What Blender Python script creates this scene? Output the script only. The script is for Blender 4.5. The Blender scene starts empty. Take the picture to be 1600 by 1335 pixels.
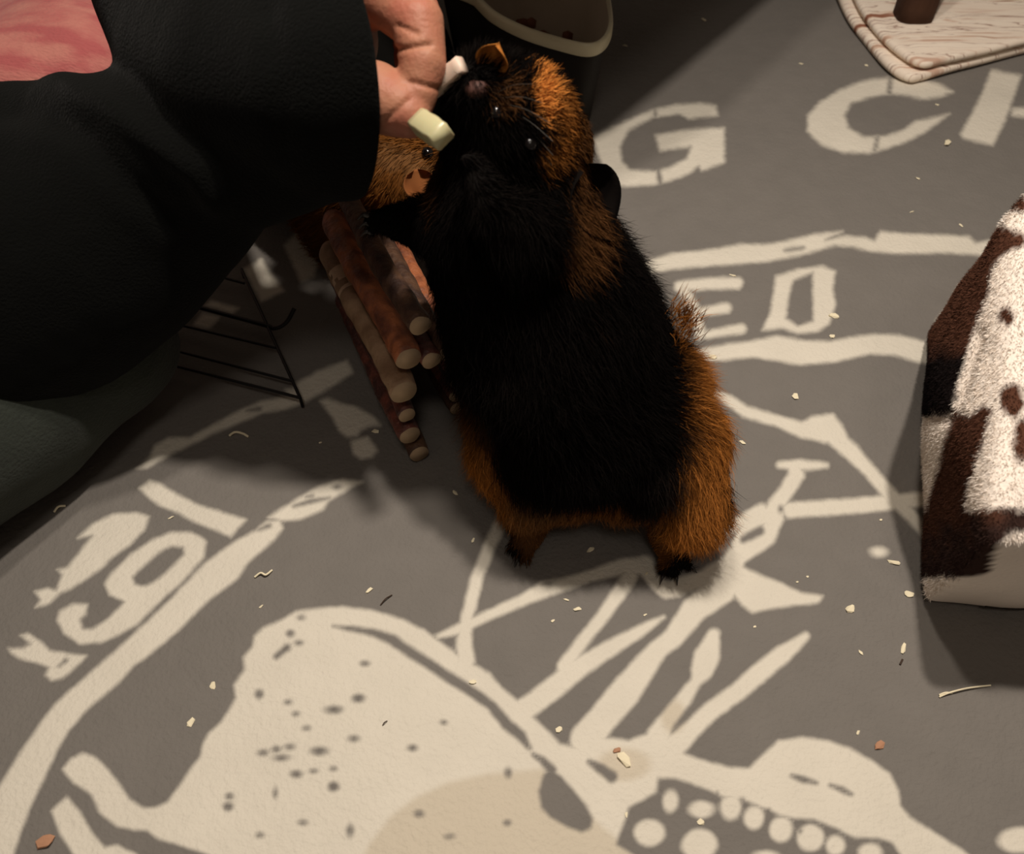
import bpy, bmesh, math, random
import numpy as np
from mathutils import Vector, Matrix, noise, kdtree
from mathutils.bvhtree import BVHTree

C = bpy.context.scene.collection
R = math.radians
SC = 0.01                      # work in centimetres, build in metres
rng = np.random.default_rng(7)
random.seed(7)

# ------------------------------------------------------------------ camera, world, lights, exposure
F_PX, CAM_H, PITCH = 1300.0, 42.0, R(50)
cam_d = bpy.data.cameras.new('camera')
cam = bpy.data.objects.new('camera', cam_d)
C.objects.link(cam)
cam.location = (0, 0, CAM_H * SC)
cam.rotation_euler = (R(90) - PITCH, 0, 0)
cam_d.sensor_width = 36
cam_d.lens = 36 * F_PX / 1600
cam_d.clip_start = 0.01
cam_d.dof.use_dof = True
cam_d.dof.focus_distance = 0.50
cam_d.dof.aperture_fstop = 11.0
bpy.context.scene.camera = cam

w = bpy.data.worlds.new('world')
bpy.context.scene.world = w
w.use_nodes = True
w.node_tree.nodes['Background'].inputs[0].default_value = (1.0, 0.78, 0.6, 1)
w.node_tree.nodes['Background'].inputs[1].default_value = 0.11

def lamp(name, loc, tgt, size, power, col):
    l = bpy.data.lights.new(name, 'AREA')
    l.shape = 'DISK'
    l.size = size
    l.energy = power
    l.color = col
    o = bpy.data.objects.new(name, l)
    o.location = loc
    o.rotation_euler = (Vector(tgt) - Vector(loc)).to_track_quat('-Z', 'Y').to_euler()
    C.objects.link(o)
WARM = (1.0, 0.89, 0.775)
lamp('pendant_lamp', (0.13, 0.34, 0.95), (0.12, 0.34, 0), 0.04, 6.2, WARM)
lamp('pendant_lamp_second', (-0.04, 0.36, 0.95), (0, 0.36, 0), 0.05, 2.8, WARM)
lamp('front_fill', (0.05, -0.75, 2.1), (0, 0.4, 0), 0.35, 4.0, WARM)  # added soft fill from behind the camera, lifts the dark fronts
vs = bpy.context.scene.view_settings
vs.view_transform = 'Standard'
vs.look = 'None'
vs.gamma = 1
vs.use_curve_mapping = False
vs.exposure = 0.05

# ------------------------------------------------------------------ coordinates
cp, sp = math.cos(PITCH), math.sin(PITCH)
def ray(px, py):
    u, v = (px - 800) / F_PX, (667.5 - py) / F_PX
    return u, cp + v * sp, -sp + v * cp
def at_z(px, py, z=0.0):
    x, y, zz = ray(px, py); t = (CAM_H - z) / -zz
    return Vector((x * t, y * t, z))
def at_y(px, py, y0):
    x, y, zz = ray(px, py); t = y0 / y
    return Vector((x * t, y0, CAM_H + zz * t))
def at_d(px, py, d):
    x, y, zz = ray(px, py)
    return Vector((x * d, y * d, CAM_H + zz * d))
def project(P):
    P = np.asarray(P, dtype=float)
    x, y, z = P[:, 0], P[:, 1], P[:, 2] - CAM_H
    dep = np.maximum(y * cp - z * sp, 1e-3)
    up = y * sp + z * cp
    return 800 + F_PX * x / dep, 667.5 - F_PX * up / dep

# ------------------------------------------------------------------ materials
def mat(name, col, rough=0.7, spec=0.3, sheen=0.0, attr=None, noise_amt=0.0, noise_scale=20, bump=0.0,
        bump_scale=200, sss=0.0, trans=0.0, metal=0.0, col2=None, stretch=None, alpha=1.0):
    m = bpy.data.materials.new(name); m.use_nodes = True
    nt = m.node_tree; N = nt.nodes; L = nt.links; b = N['Principled BSDF']
    b.inputs['Base Color'].default_value = (*col, 1)
    b.inputs['Roughness'].default_value = rough
    b.inputs['Specular IOR Level'].default_value = spec
    b.inputs['Sheen Weight'].default_value = sheen
    b.inputs['Sheen Roughness'].default_value = 0.5
    b.inputs['Subsurface Weight'].default_value = sss
    b.inputs['Subsurface Radius'].default_value = (1.0, 0.4, 0.25)
    b.inputs['Subsurface Scale'].default_value = 0.004
    b.inputs['Transmission Weight'].default_value = trans
    b.inputs['Metallic'].default_value = metal
    b.inputs['Alpha'].default_value = alpha
    tc = N.new('ShaderNodeTexCoord')
    vec = tc.outputs['Object']
    if stretch:
        mp = N.new('ShaderNodeMapping'); mp.inputs['Scale'].default_value = stretch
        L.new(vec, mp.inputs['Vector']); vec = mp.outputs['Vector']
    src = None
    if attr:
        a = N.new('ShaderNodeAttribute'); a.attribute_name = attr; src = a.outputs['Color']
    if noise_amt > 0 or col2:
        n = N.new('ShaderNodeTexNoise'); n.inputs['Scale'].default_value = noise_scale; n.inputs['Detail'].default_value = 5
        L.new(vec, n.inputs['Vector'])
        if col2:
            mx = N.new('ShaderNodeMix'); mx.data_type = 'RGBA'
            r = N.new('ShaderNodeMapRange'); r.inputs[1].default_value = 0.38; r.inputs[2].default_value = 0.62
            L.new(n.outputs['Fac'], r.inputs[0]); L.new(r.outputs[0], mx.inputs['Factor'])
            mx.inputs['A'].default_value = (*col, 1); mx.inputs['B'].default_value = (*col2, 1)
            src = mx.outputs['Result']
        if noise_amt > 0:
            h = N.new('ShaderNodeHueSaturation')
            r = N.new('ShaderNodeMapRange'); r.inputs[3].default_value = 1 - noise_amt; r.inputs[4].default_value = 1 + noise_amt
            L.new(n.outputs['Fac'], r.inputs[0]); L.new(r.outputs[0], h.inputs['Value'])
            if src is None: h.inputs['Color'].default_value = (*col, 1)
            else: L.new(src, h.inputs['Color'])
            src = h.outputs['Color']
    if src is not None: L.new(src, b.inputs['Base Color'])
    if bump > 0:
        n2 = N.new('ShaderNodeTexNoise'); n2.inputs['Scale'].default_value = bump_scale; n2.inputs['Detail'].default_value = 6
        L.new(vec, n2.inputs['Vector'])
        bp = N.new('ShaderNodeBump'); bp.inputs['Strength'].default_value = bump; bp.inputs['Distance'].default_value = 0.002
        L.new(n2.outputs['Fac'], bp.inputs['Height']); L.new(bp.outputs['Normal'], b.inputs['Normal'])
    return m

# ------------------------------------------------------------------ object helpers
def link(name, me, m=None, parent=None, smooth=True):
    o = bpy.data.objects.new(name, me); C.objects.link(o)
    if m: me.materials.append(m)
    if smooth and len(me.polygons):
        me.polygons.foreach_set('use_smooth', [True] * len(me.polygons))
    if parent:
        o.parent = parent
        o.location = -parent.location
    return o
def tag(o, label, cat, group=None, kind=None):
    o['label'] = label; o['category'] = cat
    if group: o['group'] = group
    if kind: o['kind'] = kind
    return o
def thing(name, label, cat, loc=(0, 0, 0), group=None):
    o = bpy.data.objects.new(name, None); C.objects.link(o)
    o.empty_display_size = 0.02
    o.location = Vector(loc) * SC
    return tag(o, label, cat, group)
def mesh_from(name, verts, faces):
    me = bpy.data.meshes.new(name)
    me.from_pydata([tuple(Vector(v) * SC) for v in verts], [], faces)
    me.update(); return me
def add_sphere(bm, c, r, rot=None, sub=3):
    r = (r, r, r) if isinstance(r, (int, float)) else r
    M = Matrix.Translation(Vector(c)) @ (rot or Matrix.Identity(4)) @ Matrix.Diagonal((*r, 1))
    bmesh.ops.create_icosphere(bm, subdivisions=sub, radius=1, matrix=M)
def add_capsule(bm, p0, r0, p1, r1, sub=3):
    p0, p1 = Vector(p0), Vector(p1)
    n = max(2, int((p1 - p0).length / (0.3 * min(r0, r1))) + 1)
    for i in range(n + 1):
        t = i / n
        add_sphere(bm, p0.lerp(p1, t), r0 * (1 - t) + r1 * t, sub=sub)
def add_chain(bm, pts, sub=3):
    for a, b in zip(pts[:-1], pts[1:]):
        add_capsule(bm, a[0], a[1], b[0], b[1], sub)
def remesh(bm, voxel, smooth=6, factor=0.5):
    """union of the overlapping shapes as one continuous surface, returned as a mesh in cm"""
    me = bpy.data.meshes.new('tmp'); bm.to_mesh(me); bm.free()
    o = bpy.data.objects.new('tmp', me); C.objects.link(o)
    m = o.modifiers.new('r', 'REMESH'); m.mode = 'VOXEL'; m.voxel_size = voxel
    s = o.modifiers.new('s', 'SMOOTH'); s.iterations = smooth; s.factor = factor
    dg = bpy.context.evaluated_depsgraph_get()
    out = bpy.data.meshes.new_from_object(o.evaluated_get(dg))
    bpy.data.objects.remove(o); bpy.data.meshes.remove(me)
    return out
def get_np(me):
    V = np.empty(len(me.vertices) * 3); me.vertices.foreach_get('co', V)
    return V.reshape(-1, 3)
def set_np(me, V):
    me.vertices.foreach_set('co', np.asarray(V).ravel()); me.update()
def to_m(me):
    set_np(me, get_np(me) * SC)
def vert_colors(me, cols):
    a = me.attributes.new('tint', 'FLOAT_COLOR', 'POINT')
    a.data.foreach_set('color', np.concatenate([cols, np.ones((len(cols), 1))], 1).astype(np.float32).ravel())
def sample(me, n):
    """n random points on the surface, with normals"""
    me.calc_loop_triangles()
    T = np.empty(len(me.loop_triangles) * 3, dtype=np.int32); me.loop_triangles.foreach_get('vertices', T); T = T.reshape(-1, 3)
    V = get_np(me)
    a, b, c = V[T[:, 0]], V[T[:, 1]], V[T[:, 2]]
    cr = np.cross(b - a, c - a); ar = np.linalg.norm(cr, axis=1)
    k = rng.choice(len(T), n, p=ar / ar.sum())
    u, v = rng.random(n), rng.random(n); f = u + v > 1; u[f] = 1 - u[f]; v[f] = 1 - v[f]
    P = a[k] + (b[k] - a[k]) * u[:, None] + (c[k] - a[k]) * v[:, None]
    N = cr[k] / ar[k][:, None]
    return P, N
def unit(a): return a / np.maximum(np.linalg.norm(a, axis=1, keepdims=True), 1e-9)
def strands(P, D0, D1, L, W, cols, name):
    """tapering hairs: base P, first half along D0, second half along D1 (cm) -> one mesh"""
    n = len(P)
    side = unit(np.cross(D0, rng.normal(size=(n, 3))))
    L = np.broadcast_to(L, (n,))[:, None]; W = np.broadcast_to(W, (n,))[:, None]
    M = P + D0 * L * .5; T = M + D1 * L * .5
    V = np.stack([P - side * W, P + side * W, M - side * W * .7, M + side * W * .7, T], 1).reshape(-1, 3) * SC
    base = np.arange(n) * 5
    me = bpy.data.meshes.new(name)
    me.vertices.add(n * 5); me.vertices.foreach_set('co', V.ravel())
    tri = np.stack([base, base + 1, base + 3, base, base + 3, base + 2, base + 2, base + 3, base + 4], 1).ravel()
    me.loops.add(n * 9); me.loops.foreach_set('vertex_index', tri.astype(np.int32))
    me.polygons.add(n * 3); me.polygons.foreach_set('loop_start', (np.arange(n * 3) * 3).astype(np.int32))
    me.update(calc_edges=True)
    vert_colors(me, np.repeat(cols, 5, axis=0))
    return me
def noise3(P, s, seed=0.0):
    return np.array([noise.noise(Vector((p[0] * s + seed, p[1] * s, p[2] * s))) for p in P])
def tube(name, pts, r, m, parent=None, seg=8, closed=False):
    cu = bpy.data.curves.new('c', 'CURVE'); cu.dimensions = '3D'; cu.bevel_depth = r * SC; cu.bevel_resolution = 3; cu.use_fill_caps = True
    s = cu.splines.new('POLY'); s.points.add(len(pts) - 1)
    for q, p in zip(s.points, pts): q.co = (*(Vector(p) * SC), 1)
    s.use_cyclic_u = closed
    o = bpy.data.objects.new('c', cu); C.objects.link(o)
    me = bpy.data.meshes.new_from_object(o.evaluated_get(bpy.context.evaluated_depsgraph_get()))
    bpy.data.objects.remove(o); bpy.data.curves.remove(cu)
    me.materials.clear()
    return link(name, me, m, parent)
def smooth_path(pts, n=8):
    out = []
    P = [Vector(p) for p in pts]; P = [2 * P[0] - P[1]] + P + [2 * P[-1] - P[-2]]
    for i in range(1, len(P) - 2):
        for k in range(n):
            t = k / n; a, b, c, d = P[i - 1:i + 3]
            out.append(.5 * ((2 * b) + (c - a) * t + (2 * a - 5 * b + 4 * c - d) * t * t + (3 * b - a - 3 * c + d) * t ** 3))
    out.append(P[-2]); return out

# ------------------------------------------------------------------ floor
m_floor = mat('dark_laminate', (0.05, 0.032, 0.022), 0.5, 0.3, col2=(0.08, 0.05, 0.034), noise_scale=6, stretch=(1, 12, 1))
fl = mesh_from('floor', [(-220, -120, -.6), (220, -120, -.6), (220, 260, -.6), (-220, 260, -.6)], [(0, 1, 2, 3)])
o = link('floor', fl, m_floor); o['kind'] = 'structure'

# ------------------------------------------------------------------ the fleece blanket and its print
PR = []    # print, in order: (sign, kind, data), outlines written in photo pixels and carried to the cloth by the grid below
def add(*p): PR.append((1, 'poly', p))
def sub(*p): PR.append((-1, 'poly', p))
def adds(*p): PR.append((1, 'stroke', p))
def subs(*p): PR.append((-1, 'stroke', p))
def adde(x, y, a, b): PR.append((1, 'ell', (x, y, a, b)))
def sube(x, y, a, b): PR.append((-1, 'ell', (x, y, a, b)))
# round band at the left and its leaf-shaped tip
add((417,812),(400,828),(365,847),(322,878),(287,913),(248,952),(186,1010),(124,1066),(85,1102),(52,1148),(26,1187),(0,1229),(-40,1300),(-80,1400),(0,1400),(20,1335),(33,1297),(52,1252),(72,1213),(88,1177),(107,1144),(143,1102),(176,1076),(208,1040),(233,1022),(279,983),(322,940),(369,905),(388,878),(427,843),(442,824),(436,812))
add((417,808),(446,789),(497,758),(535,746),(566,750),(531,769),(512,781),(504,793),(473,808),(446,812),(423,810))
subs((458,789,2),(485,781,3.5),(514,775,2)); subs((476,774,2),(487,772,2.5)); sube(526,758,6,4); subs((404,826,2.5),(420,820,3.5))
# the figures by the band
add((217,762),(233,750),(248,754),(279,773),(310,789),(349,801),(384,812),(361,839),(334,828),(303,816),(279,801),(248,789),(233,777))
add((120,839),(144,816),(175,802),(210,799),(233,806),(225,828),(202,851),(175,870),(155,890),(128,909),(109,921),(93,927),(78,944),(56,950),(64,938),(54,925),(74,919),(87,923),(97,898),(89,890),(105,886),(128,855),(144,835))
add((322,847),(318,870),(287,905),(248,940),(217,971),(186,991),(155,1004),(124,1006),(101,991),(89,971),(93,956),(113,944),(136,944),(134,960),(124,967),(128,983),(144,983),(171,964),(194,940),(171,929),(163,913),(171,898),(202,867),(237,843),(268,832),(299,832),(314,839))
sub((287,855),(287,867),(268,886),(241,909),(225,915),(210,913),(206,901),(217,890),(248,863),(268,853))
add((13,1014),(36,1014),(49,1007),(33,994),(46,991),(65,1004),(78,1017),(107,1021),(135,1024),(124,1037),(98,1060),(81,1064),(70,1056),(77,1043),(59,1037),(33,1030),(16,1020))
subs((92,1041,2),(102,1032,4))
# band behind the figures, shapes behind the bridge
add((213,731),(233,715),(241,696),(264,684),(295,684),(330,665),(372,641),(407,626),(450,618),(462,599),(500,579),(543,564),(551,583),(520,603),(477,626),(446,638),(411,643),(388,653),(326,680),(272,707),(229,731))
subs((385,640,2),(405,638,3.5))
add((499,625),(512,621),(532,629),(558,635),(584,651),(594,664),(574,666),(564,671),(558,681),(542,682),(529,671),(519,651))
add((548,687),(574,682),(590,703),(581,713),(564,715),(551,707))
add((381,421),(408,404),(444,456),(408,473)); add((444,382),(486,340),(506,388),(490,434),(470,442))
add((321,476),(330,469),(373,482),(363,489)); add((304,502),(317,489),(343,495),(327,512),(304,508)); add((445,607),(458,608),(464,618),(452,618))
# the big pale animal figure
add((98,1203),(111,1187),(130,1177),(147,1183),(169,1203),(186,1226),(202,1249),(222,1262),(241,1262),(261,1252),(277,1229),(293,1206),(310,1183),(316,1161),(326,1144),(345,1128),(355,1112),(368,1089),(365,1069),(381,1047),(380,1027),(394,1011),(397,994),(411,981),(433,972),(463,955),(502,949),(537,947),(582,952),(628,965),(661,981),(687,1001),(706,1014),(726,1030),(765,1050),(784,1073),(810,1095),(875,1161),(898,1167),(943,1151),(982,1157),(1028,1141),(1067,1177),(1093,1187),(1142,1200),(1171,1200),(1191,1180),(1217,1157),(1256,1151),(1295,1157),(1327,1167),(1362,1187),(1392,1209),(1405,1236),(1408,1258),(1424,1278),(1463,1301),(1506,1327),(1560,1370),(1600,1420),(1450,1420),(1408,1335),(1395,1317),(1375,1310),(1336,1310),(1304,1294),(1271,1281),(1245,1280),(1217,1275),(1201,1265),(1168,1252),(1129,1245),(1093,1229),(1054,1216),(1028,1216),(1025,1239),(995,1255),(982,1262),(976,1284),(966,1307),(963,1320),(995,1340),(1000,1450),(400,1450),(326,1335),(277,1320),(248,1311),(228,1297),(209,1297),(182,1291),(153,1268),(143,1242),(114,1223))
add((80,1268),(104,1245),(124,1268),(140,1297),(163,1324),(182,1320),(212,1335),(240,1380),(163,1380),(114,1335),(94,1304))
def c7(x, y, r): return (400 + x * .3258, 900 + y * .3258, r * .3258)
subs(*[c7(*p) for p in ((370,238,6),(450,248,13),(560,265,19),(650,300,27),(740,360,27),(850,430,26),(950,500,28),(1050,560,26),(1130,620,24),(1200,700,30),(1270,760,27),(1310,820,12))])
subs((833,1178,3),(848,1187,6),(862,1203,8))
sub((849,1209),(859,1200),(878,1213),(898,1236),(914,1255),(927,1278),(924,1294),(908,1301),(885,1291),(859,1278),(846,1262),(842,1236))
subs((921,1190,4),(940,1202,8),(956,1214,9))
for x, y, a, b in ((370,640,40,18),(490,585,30,20),(305,840,40,20),(120,870,36,13),(95,830,18,13),(160,818,22,12),(30,845,24,14),(190,950,26,16),(370,1010,26,22),(470,780,24,14),(205,320,16,10),(165,275,18,14),(240,730,16,10),(215,200,14,8),(15,565,18,20),(450,1220,16,28),(780,1140,24,16),(750,825,20,12),(1210,940,16,22),(930,1250,22,12),(1205,1185,14,12),(225,1180,20,10),(900,700,12,8),(520,415,16,10),(275,935,14,8),(370,925,12,8),(-132,1055,18,14),(-137,1105,22,20),(190,660,14,10),(150,603,14,10),(90,1040,8,18),(15,1240,16,12)):
    sube(400 + x * .3258, 900 + y * .3258, a * .30 + 1, b * .30 + 1)
subs((431,1026,4),(448,1012,6)); subs((686,996,3),(708,1003,6))
# the strokes that fan out of it
adds((796,790,9),(770,840,9.5),(745,900,9.5),(730,960,9.5),(725,1000,12),(728,1030,14))
adds((684,992,3),(718,980,9),(757,962,8),(817,936,9),(850,920,13),(880,913,10),(920,900,9),(970,885,12),(1008,882,15),(1018,900,11),(1042,922,12),(1062,915,14),(1100,902,12),(1130,885,14))
sube(857,910,10,4)
adds((1065,862,8),(1140,825,9),(1190,797,10))
adds((985,900,12),(940,965,10),(900,1015,10),(882,1040,11)); adds((1037,963,3),(1000,985,9),(950,1015,13),(900,1045,16),(870,1070,17),(830,1100,17),(812,1112,18))
adds((1125,918,26),(1087,949,20),(1054,994,16),(1028,1014,15),(1008,1040,19),(976,1082,24),(943,1121,23),(917,1154,26))
adds((1138,900,20),(1150,868,16),(1200,840,12),(1210,808,15)); adds((1152,850,8),(1172,817,11),(1205,802,13),(1230,765,12),(1245,742,12),(1240,730,10))
adds((1218,727,5),(1250,727,9),(1292,727,4)); subs((1162,842,6),(1188,829,7))
add((1157,881),(1189,897),(1220,909),(1252,925),(1286,931),(1280,942),(1245,945),(1205,950),(1176,956),(1160,944),(1148,928),(1135,922),(1138,894))
adds((1235,797,12),(1330,790,12),(1400,783,12),(1460,778,11)); sube(1220,796,4,5)
adds((1118,614,5),(1140,625,8),(1165,642,9),(1215,657,9),(1255,672,12),(1290,678,14))
add((1245,664),(1267,651),(1302,647),(1315,664),(1330,692),(1299,692),(1258,683),(1233,670))
adds((1300,680,13),(1330,705,13),(1360,735,10),(1395,775,11),(1420,800,10),(1450,835,8)); adde(1373,862,13,8)
adds((1116,990,10),(1105,1025,20),(1097,1048,17),(1087,1066,9),(1067,1095,12),(1041,1128,13),(1028,1150,18))
adds((1260,993,6),(1224,1021,14),(1188,1050,15),(1152,1082,14),(1110,1112,14),(1077,1144,15),(1054,1167,18))
subs((1238,1212,3),(1256,1218,6),(1276,1224,3)); subs((1298,1227,3),(1316,1234,5),(1330,1241,3))
for e in ((1048,1252,12,17),(1096,1265,20,13),(1142,1262,16,20),(1178,1278,16,18),(1220,1297,18,20),(1266,1310,21,21),(1015,1301,24,21),(1093,1320,28,24),(1197,1340,20,10),(1305,1322,15,16),(1360,1332,18,14),(1595,1312,32,20)): adde(*e)
subs((1120,1240,3),(1122,1258,3)); subs((1160,1250,4),(1164,1262,3)); subs((1200,1268,5),(1204,1278,4)); subs((1245,1290,5),(1250,1300,3))
# banner: lines and letters
add((1000,408),(1050,394),(1112,388),(1154,380),(1197,380),(1232,374),(1275,365),(1317,361),(1290,374),(1321,368),(1352,370),(1367,376),(1375,361),(1426,365),(1476,366),(1515,368),(1526,378),(1553,372),(1640,380),(1640,402),(1546,397),(1484,394),(1437,396),(1398,396),(1360,392),(1329,384),(1305,382),(1251,397),(1197,407),(1135,413),(1077,417),(1010,424))
subs((1228,389,2.5),(1255,385,2.5))
add((1060,550),(1135,537),(1174,533),(1213,525),(1259,533),(1298,533),(1336,525),(1367,520),(1406,521),(1437,529),(1475,541),(1640,570),(1640,600),(1475,572),(1430,564),(1398,554),(1360,552),(1329,560),(1305,566),(1251,570),(1213,564),(1174,558),(1135,562),(1060,566))
adds((1062,446,8),(1110,442,9),(1152,441,9)); adds((1068,450,8),(1085,480,8),(1095,520,8)); adds((1090,486,6),(1135,480,8)); adds((1105,521,6),(1158,513,8))
add((1213,429),(1251,417),(1286,413),(1306,421),(1302,452),(1306,475),(1296,506),(1278,518),(1247,522),(1224,514),(1191,516),(1203,491),(1209,456))
sub((1240,436),(1271,423),(1271,467),(1271,502),(1247,510),(1228,498),(1232,467))
add((1530,423),(1499,444),(1484,475),(1464,498),(1468,510),(1490,515),(1580,510),(1600,420))
# G C H
add((1122,179),(1119,162),(1096,158),(1057,161),(1024,169),(979,187),(940,205),(927,214),(937,247),(953,286),(979,289),(1021,286),(1047,280),(1076,270),(1092,258),(1096,266),(1132,254),(1132,198),(1076,202),(1024,211),(1031,234),(1080,228),(1073,247),(1044,260),(1024,265),(985,263),(972,250),(969,228),(982,202),(1021,182),(1063,177),(1076,185))
subs((1022,160,2.5),(1026,190,2.5)); subs((1028,258,3.5),(1034,294,3.5))
add((1490,142),(1465,130),(1432,122),(1395,120),(1370,121),(1340,127),(1310,140),(1280,160),(1262,180),(1262,205),(1282,225),(1315,237),(1360,239),(1385,232),(1415,222),(1445,205),(1465,190),(1485,175),(1460,181),(1432,187),(1412,202),(1385,212),(1350,214),(1325,200),(1320,180),(1330,160),(1360,150),(1390,145),(1415,147),(1445,154),(1470,150))
subs((1392,114,3.5),(1390,150,3.5)); subs((1372,210,3),(1366,242,3))
add((1550,107),(1597,115),(1585,150),(1570,190),(1552,225),(1507,215),(1502,207),(1520,175),(1535,145)); add((1582,167),(1660,165),(1660,185),(1582,180))
add((1690,120),(1735,128),(1715,190),(1690,235),(1645,225),(1665,170))

def seg_sd(X, Y, pts, closed):
    d = np.full(X.shape, 1e9); n = len(pts)
    for i in range(n if closed else n - 1):
        x0, y0 = pts[i][:2]; x1, y1 = pts[(i + 1) % n][:2]
        dx, dy = x1 - x0, y1 - y0; l2 = dx * dx + dy * dy + 1e-9
        t = np.clip(((X - x0) * dx + (Y - y0) * dy) / l2, 0, 1)
        q = np.hypot(X - x0 - t * dx, Y - y0 - t * dy)
        if not closed: q = q - (pts[i][2] * (1 - t) + pts[i + 1][2] * t)
        d = np.minimum(d, q)
    return d
def inside(X, Y, pts):
    c = np.zeros(X.shape, bool); n = len(pts)
    for i in range(n):
        x0, y0 = pts[i][:2]; x1, y1 = pts[(i + 1) % n][:2]
        if y0 == y1: continue
        k = ((y0 > Y) != (y1 > Y)) & (X < (x1 - x0) * (Y - y0) / (y1 - y0) + x0)
        c ^= k
    return c
def sdf(X, Y, kind, data):
    if kind == 'poly':
        d = seg_sd(X, Y, data, True); return np.where(inside(X, Y, data), d, -d)
    if kind == 'stroke': return -seg_sd(X, Y, data, False)
    x, y, a, b = data
    return (1 - np.hypot((X - x) / a, (Y - y) / b)) * min(a, b)
CL = 9.0
def field(X, Y, prims):
    F = np.full(X.shape, -CL)
    for sgn, kind, data in prims:
        if kind == 'ell': bx = (data[0] - data[2], data[0] + data[2], data[1] - data[3], data[1] + data[3])
        else:
            xs = [p[0] for p in data]; ys = [p[1] for p in data]; bx = (min(xs), max(xs), min(ys), max(ys))
        pad = 45
        k = np.nonzero((X > bx[0] - pad) & (X < bx[1] + pad) & (Y > bx[2] - pad) & (Y < bx[3] + pad))[0]
        if not len(k): continue
        d = np.clip(sdf(X[k], Y[k], kind, data), -CL, CL)
        F[k] = np.maximum(F[k], d) if sgn > 0 else np.minimum(F[k], -d)
    return F

def axis(segs):
    out = []
    for a, b, st in segs: out += list(np.arange(a, b, st))
    return np.array(out + [segs[-1][1]])
gx = axis([(-105, -62, 2.0), (-62, -30, .32), (-30, 30, .15), (30, 62, .32), (62, 105, 2.0)])
gy = axis([(-30, 7, 1.5), (7, 30, .13), (30, 60, .17), (60, 108, .28), (108, 150, 2.0)])
GX, GY = np.meshgrid(gx, gy)
BX, BY = GX.ravel(), GY.ravel()
Z0 = np.zeros_like(BX)
PX, PY = project(np.stack([BX, BY, Z0], 1))
ok = (BY > 6) & (PX > -150) & (PX < 1750) & (PY > -60) & (PY < 1520)
PX[~ok] = -9999
print_f = field(PX, PY, PR)
tan_f = field(PX, PY, [(1, 'poly', ((540,1400),(575,1320),(610,1275),(650,1245),(700,1222),(760,1208),(850,1200),(870,1230),(940,1290),(1000,1340),(1000,1400))), (1, 'ell', (975, 1195, 42, 26)), (1, 'ell', (1052, 1120, 20, 26)), (1, 'ell', (1425, 453, 14, 5))])  # soft-edged patches where the white print turns a darker tan
def blanket_z(x, y):
    return (0.10 * np.sin(x * .11 + y * .07) * np.sin(y * .13 - x * .05 + 1) + 0.05 * np.sin(x * .37 + y * .29) + 0.035 * np.sin(y * .61 - x * .43 + 2) - 0.1)
BZ = blanket_z(BX, BY) + rng.normal(size=BX.shape) * 0.004
nx, ny = len(gx), len(gy)
idx = np.arange(nx * ny).reshape(ny, nx)
quads = np.stack([idx[:-1, :-1], idx[:-1, 1:], idx[1:, 1:], idx[1:, :-1]], -1).reshape(-1, 4)
me = bpy.data.meshes.new('fleece_blanket')
me.vertices.add(nx * ny); me.vertices.foreach_set('co', (np.stack([BX, BY, BZ], 1) * SC).ravel())
me.loops.add(len(quads) * 4); me.loops.foreach_set('vertex_index', quads.ravel().astype(np.int32))
me.polygons.add(len(quads)); me.polygons.foreach_set('loop_start', (np.arange(len(quads)) * 4).astype(np.int32))
me.update(calc_edges=True)
for nm, F in (('print', print_f), ('tan_tint', tan_f)):
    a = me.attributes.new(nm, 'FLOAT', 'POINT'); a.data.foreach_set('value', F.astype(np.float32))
mb = bpy.data.materials.new('printed_fleece'); mb.use_nodes = True
nt = mb.node_tree; N = nt.nodes; L = nt.links; b = N['Principled BSDF']
b.inputs['Roughness'].default_value = 0.95; b.inputs['Specular IOR Level'].default_value = 0.1
b.inputs['Sheen Weight'].default_value = 0.12
tc = N.new('ShaderNodeTexCoord')
def nz(scale, detail=4):
    n = N.new('ShaderNodeTexNoise'); n.inputs['Scale'].default_value = scale; n.inputs['Detail'].default_value = detail
    L.new(tc.outputs['Object'], n.inputs['Vector']); return n.outputs['Fac']
def mth(op, a, b_, c=None):
    m_ = N.new('ShaderNodeMath'); m_.operation = op
    for i, v in enumerate((a, b_, c)):
        if v is None: continue
        if isinstance(v, (int, float)): m_.inputs[i].default_value = v
        else: L.new(v, m_.inputs[i])
    return m_.outputs[0]
def mix(f, A, B):
    x = N.new('ShaderNodeMix'); x.data_type = 'RGBA'
    L.new(f, x.inputs['Factor'])
    for s, v in (('A', A), ('B', B)):
        if isinstance(v, tuple): x.inputs[s].default_value = (*v, 1)
        else: L.new(v, x.inputs[s])
    return x.outputs['Result']
ap = N.new('ShaderNodeAttribute'); ap.attribute_name = 'print'
ast = N.new('ShaderNodeAttribute'); ast.attribute_name = 'tan_tint'
edge = mth('MULTIPLY_ADD', mth('SUBTRACT', nz(130, 4), 0.5), 5.0, ap.outputs['Fac'])
mr = N.new('ShaderNodeMapRange'); mr.interpolation_type = 'SMOOTHSTEP'
L.new(edge, mr.inputs[0]); mr.inputs[1].default_value = -5.5; mr.inputs[2].default_value = 5.5
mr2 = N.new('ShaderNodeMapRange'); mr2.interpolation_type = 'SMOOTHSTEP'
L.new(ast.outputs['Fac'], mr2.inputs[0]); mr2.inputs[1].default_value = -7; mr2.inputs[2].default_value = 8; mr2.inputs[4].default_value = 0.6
base_c = mix(nz(45, 5), (0.160, 0.148, 0.134), (0.190, 0.175, 0.159))
white_c = mix(nz(30, 4), (0.61, 0.57, 0.485), (0.71, 0.665, 0.57))
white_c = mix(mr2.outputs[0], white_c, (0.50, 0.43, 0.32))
L.new(mix(mr.outputs[0], base_c, white_c), b.inputs['Base Color'])
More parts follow.
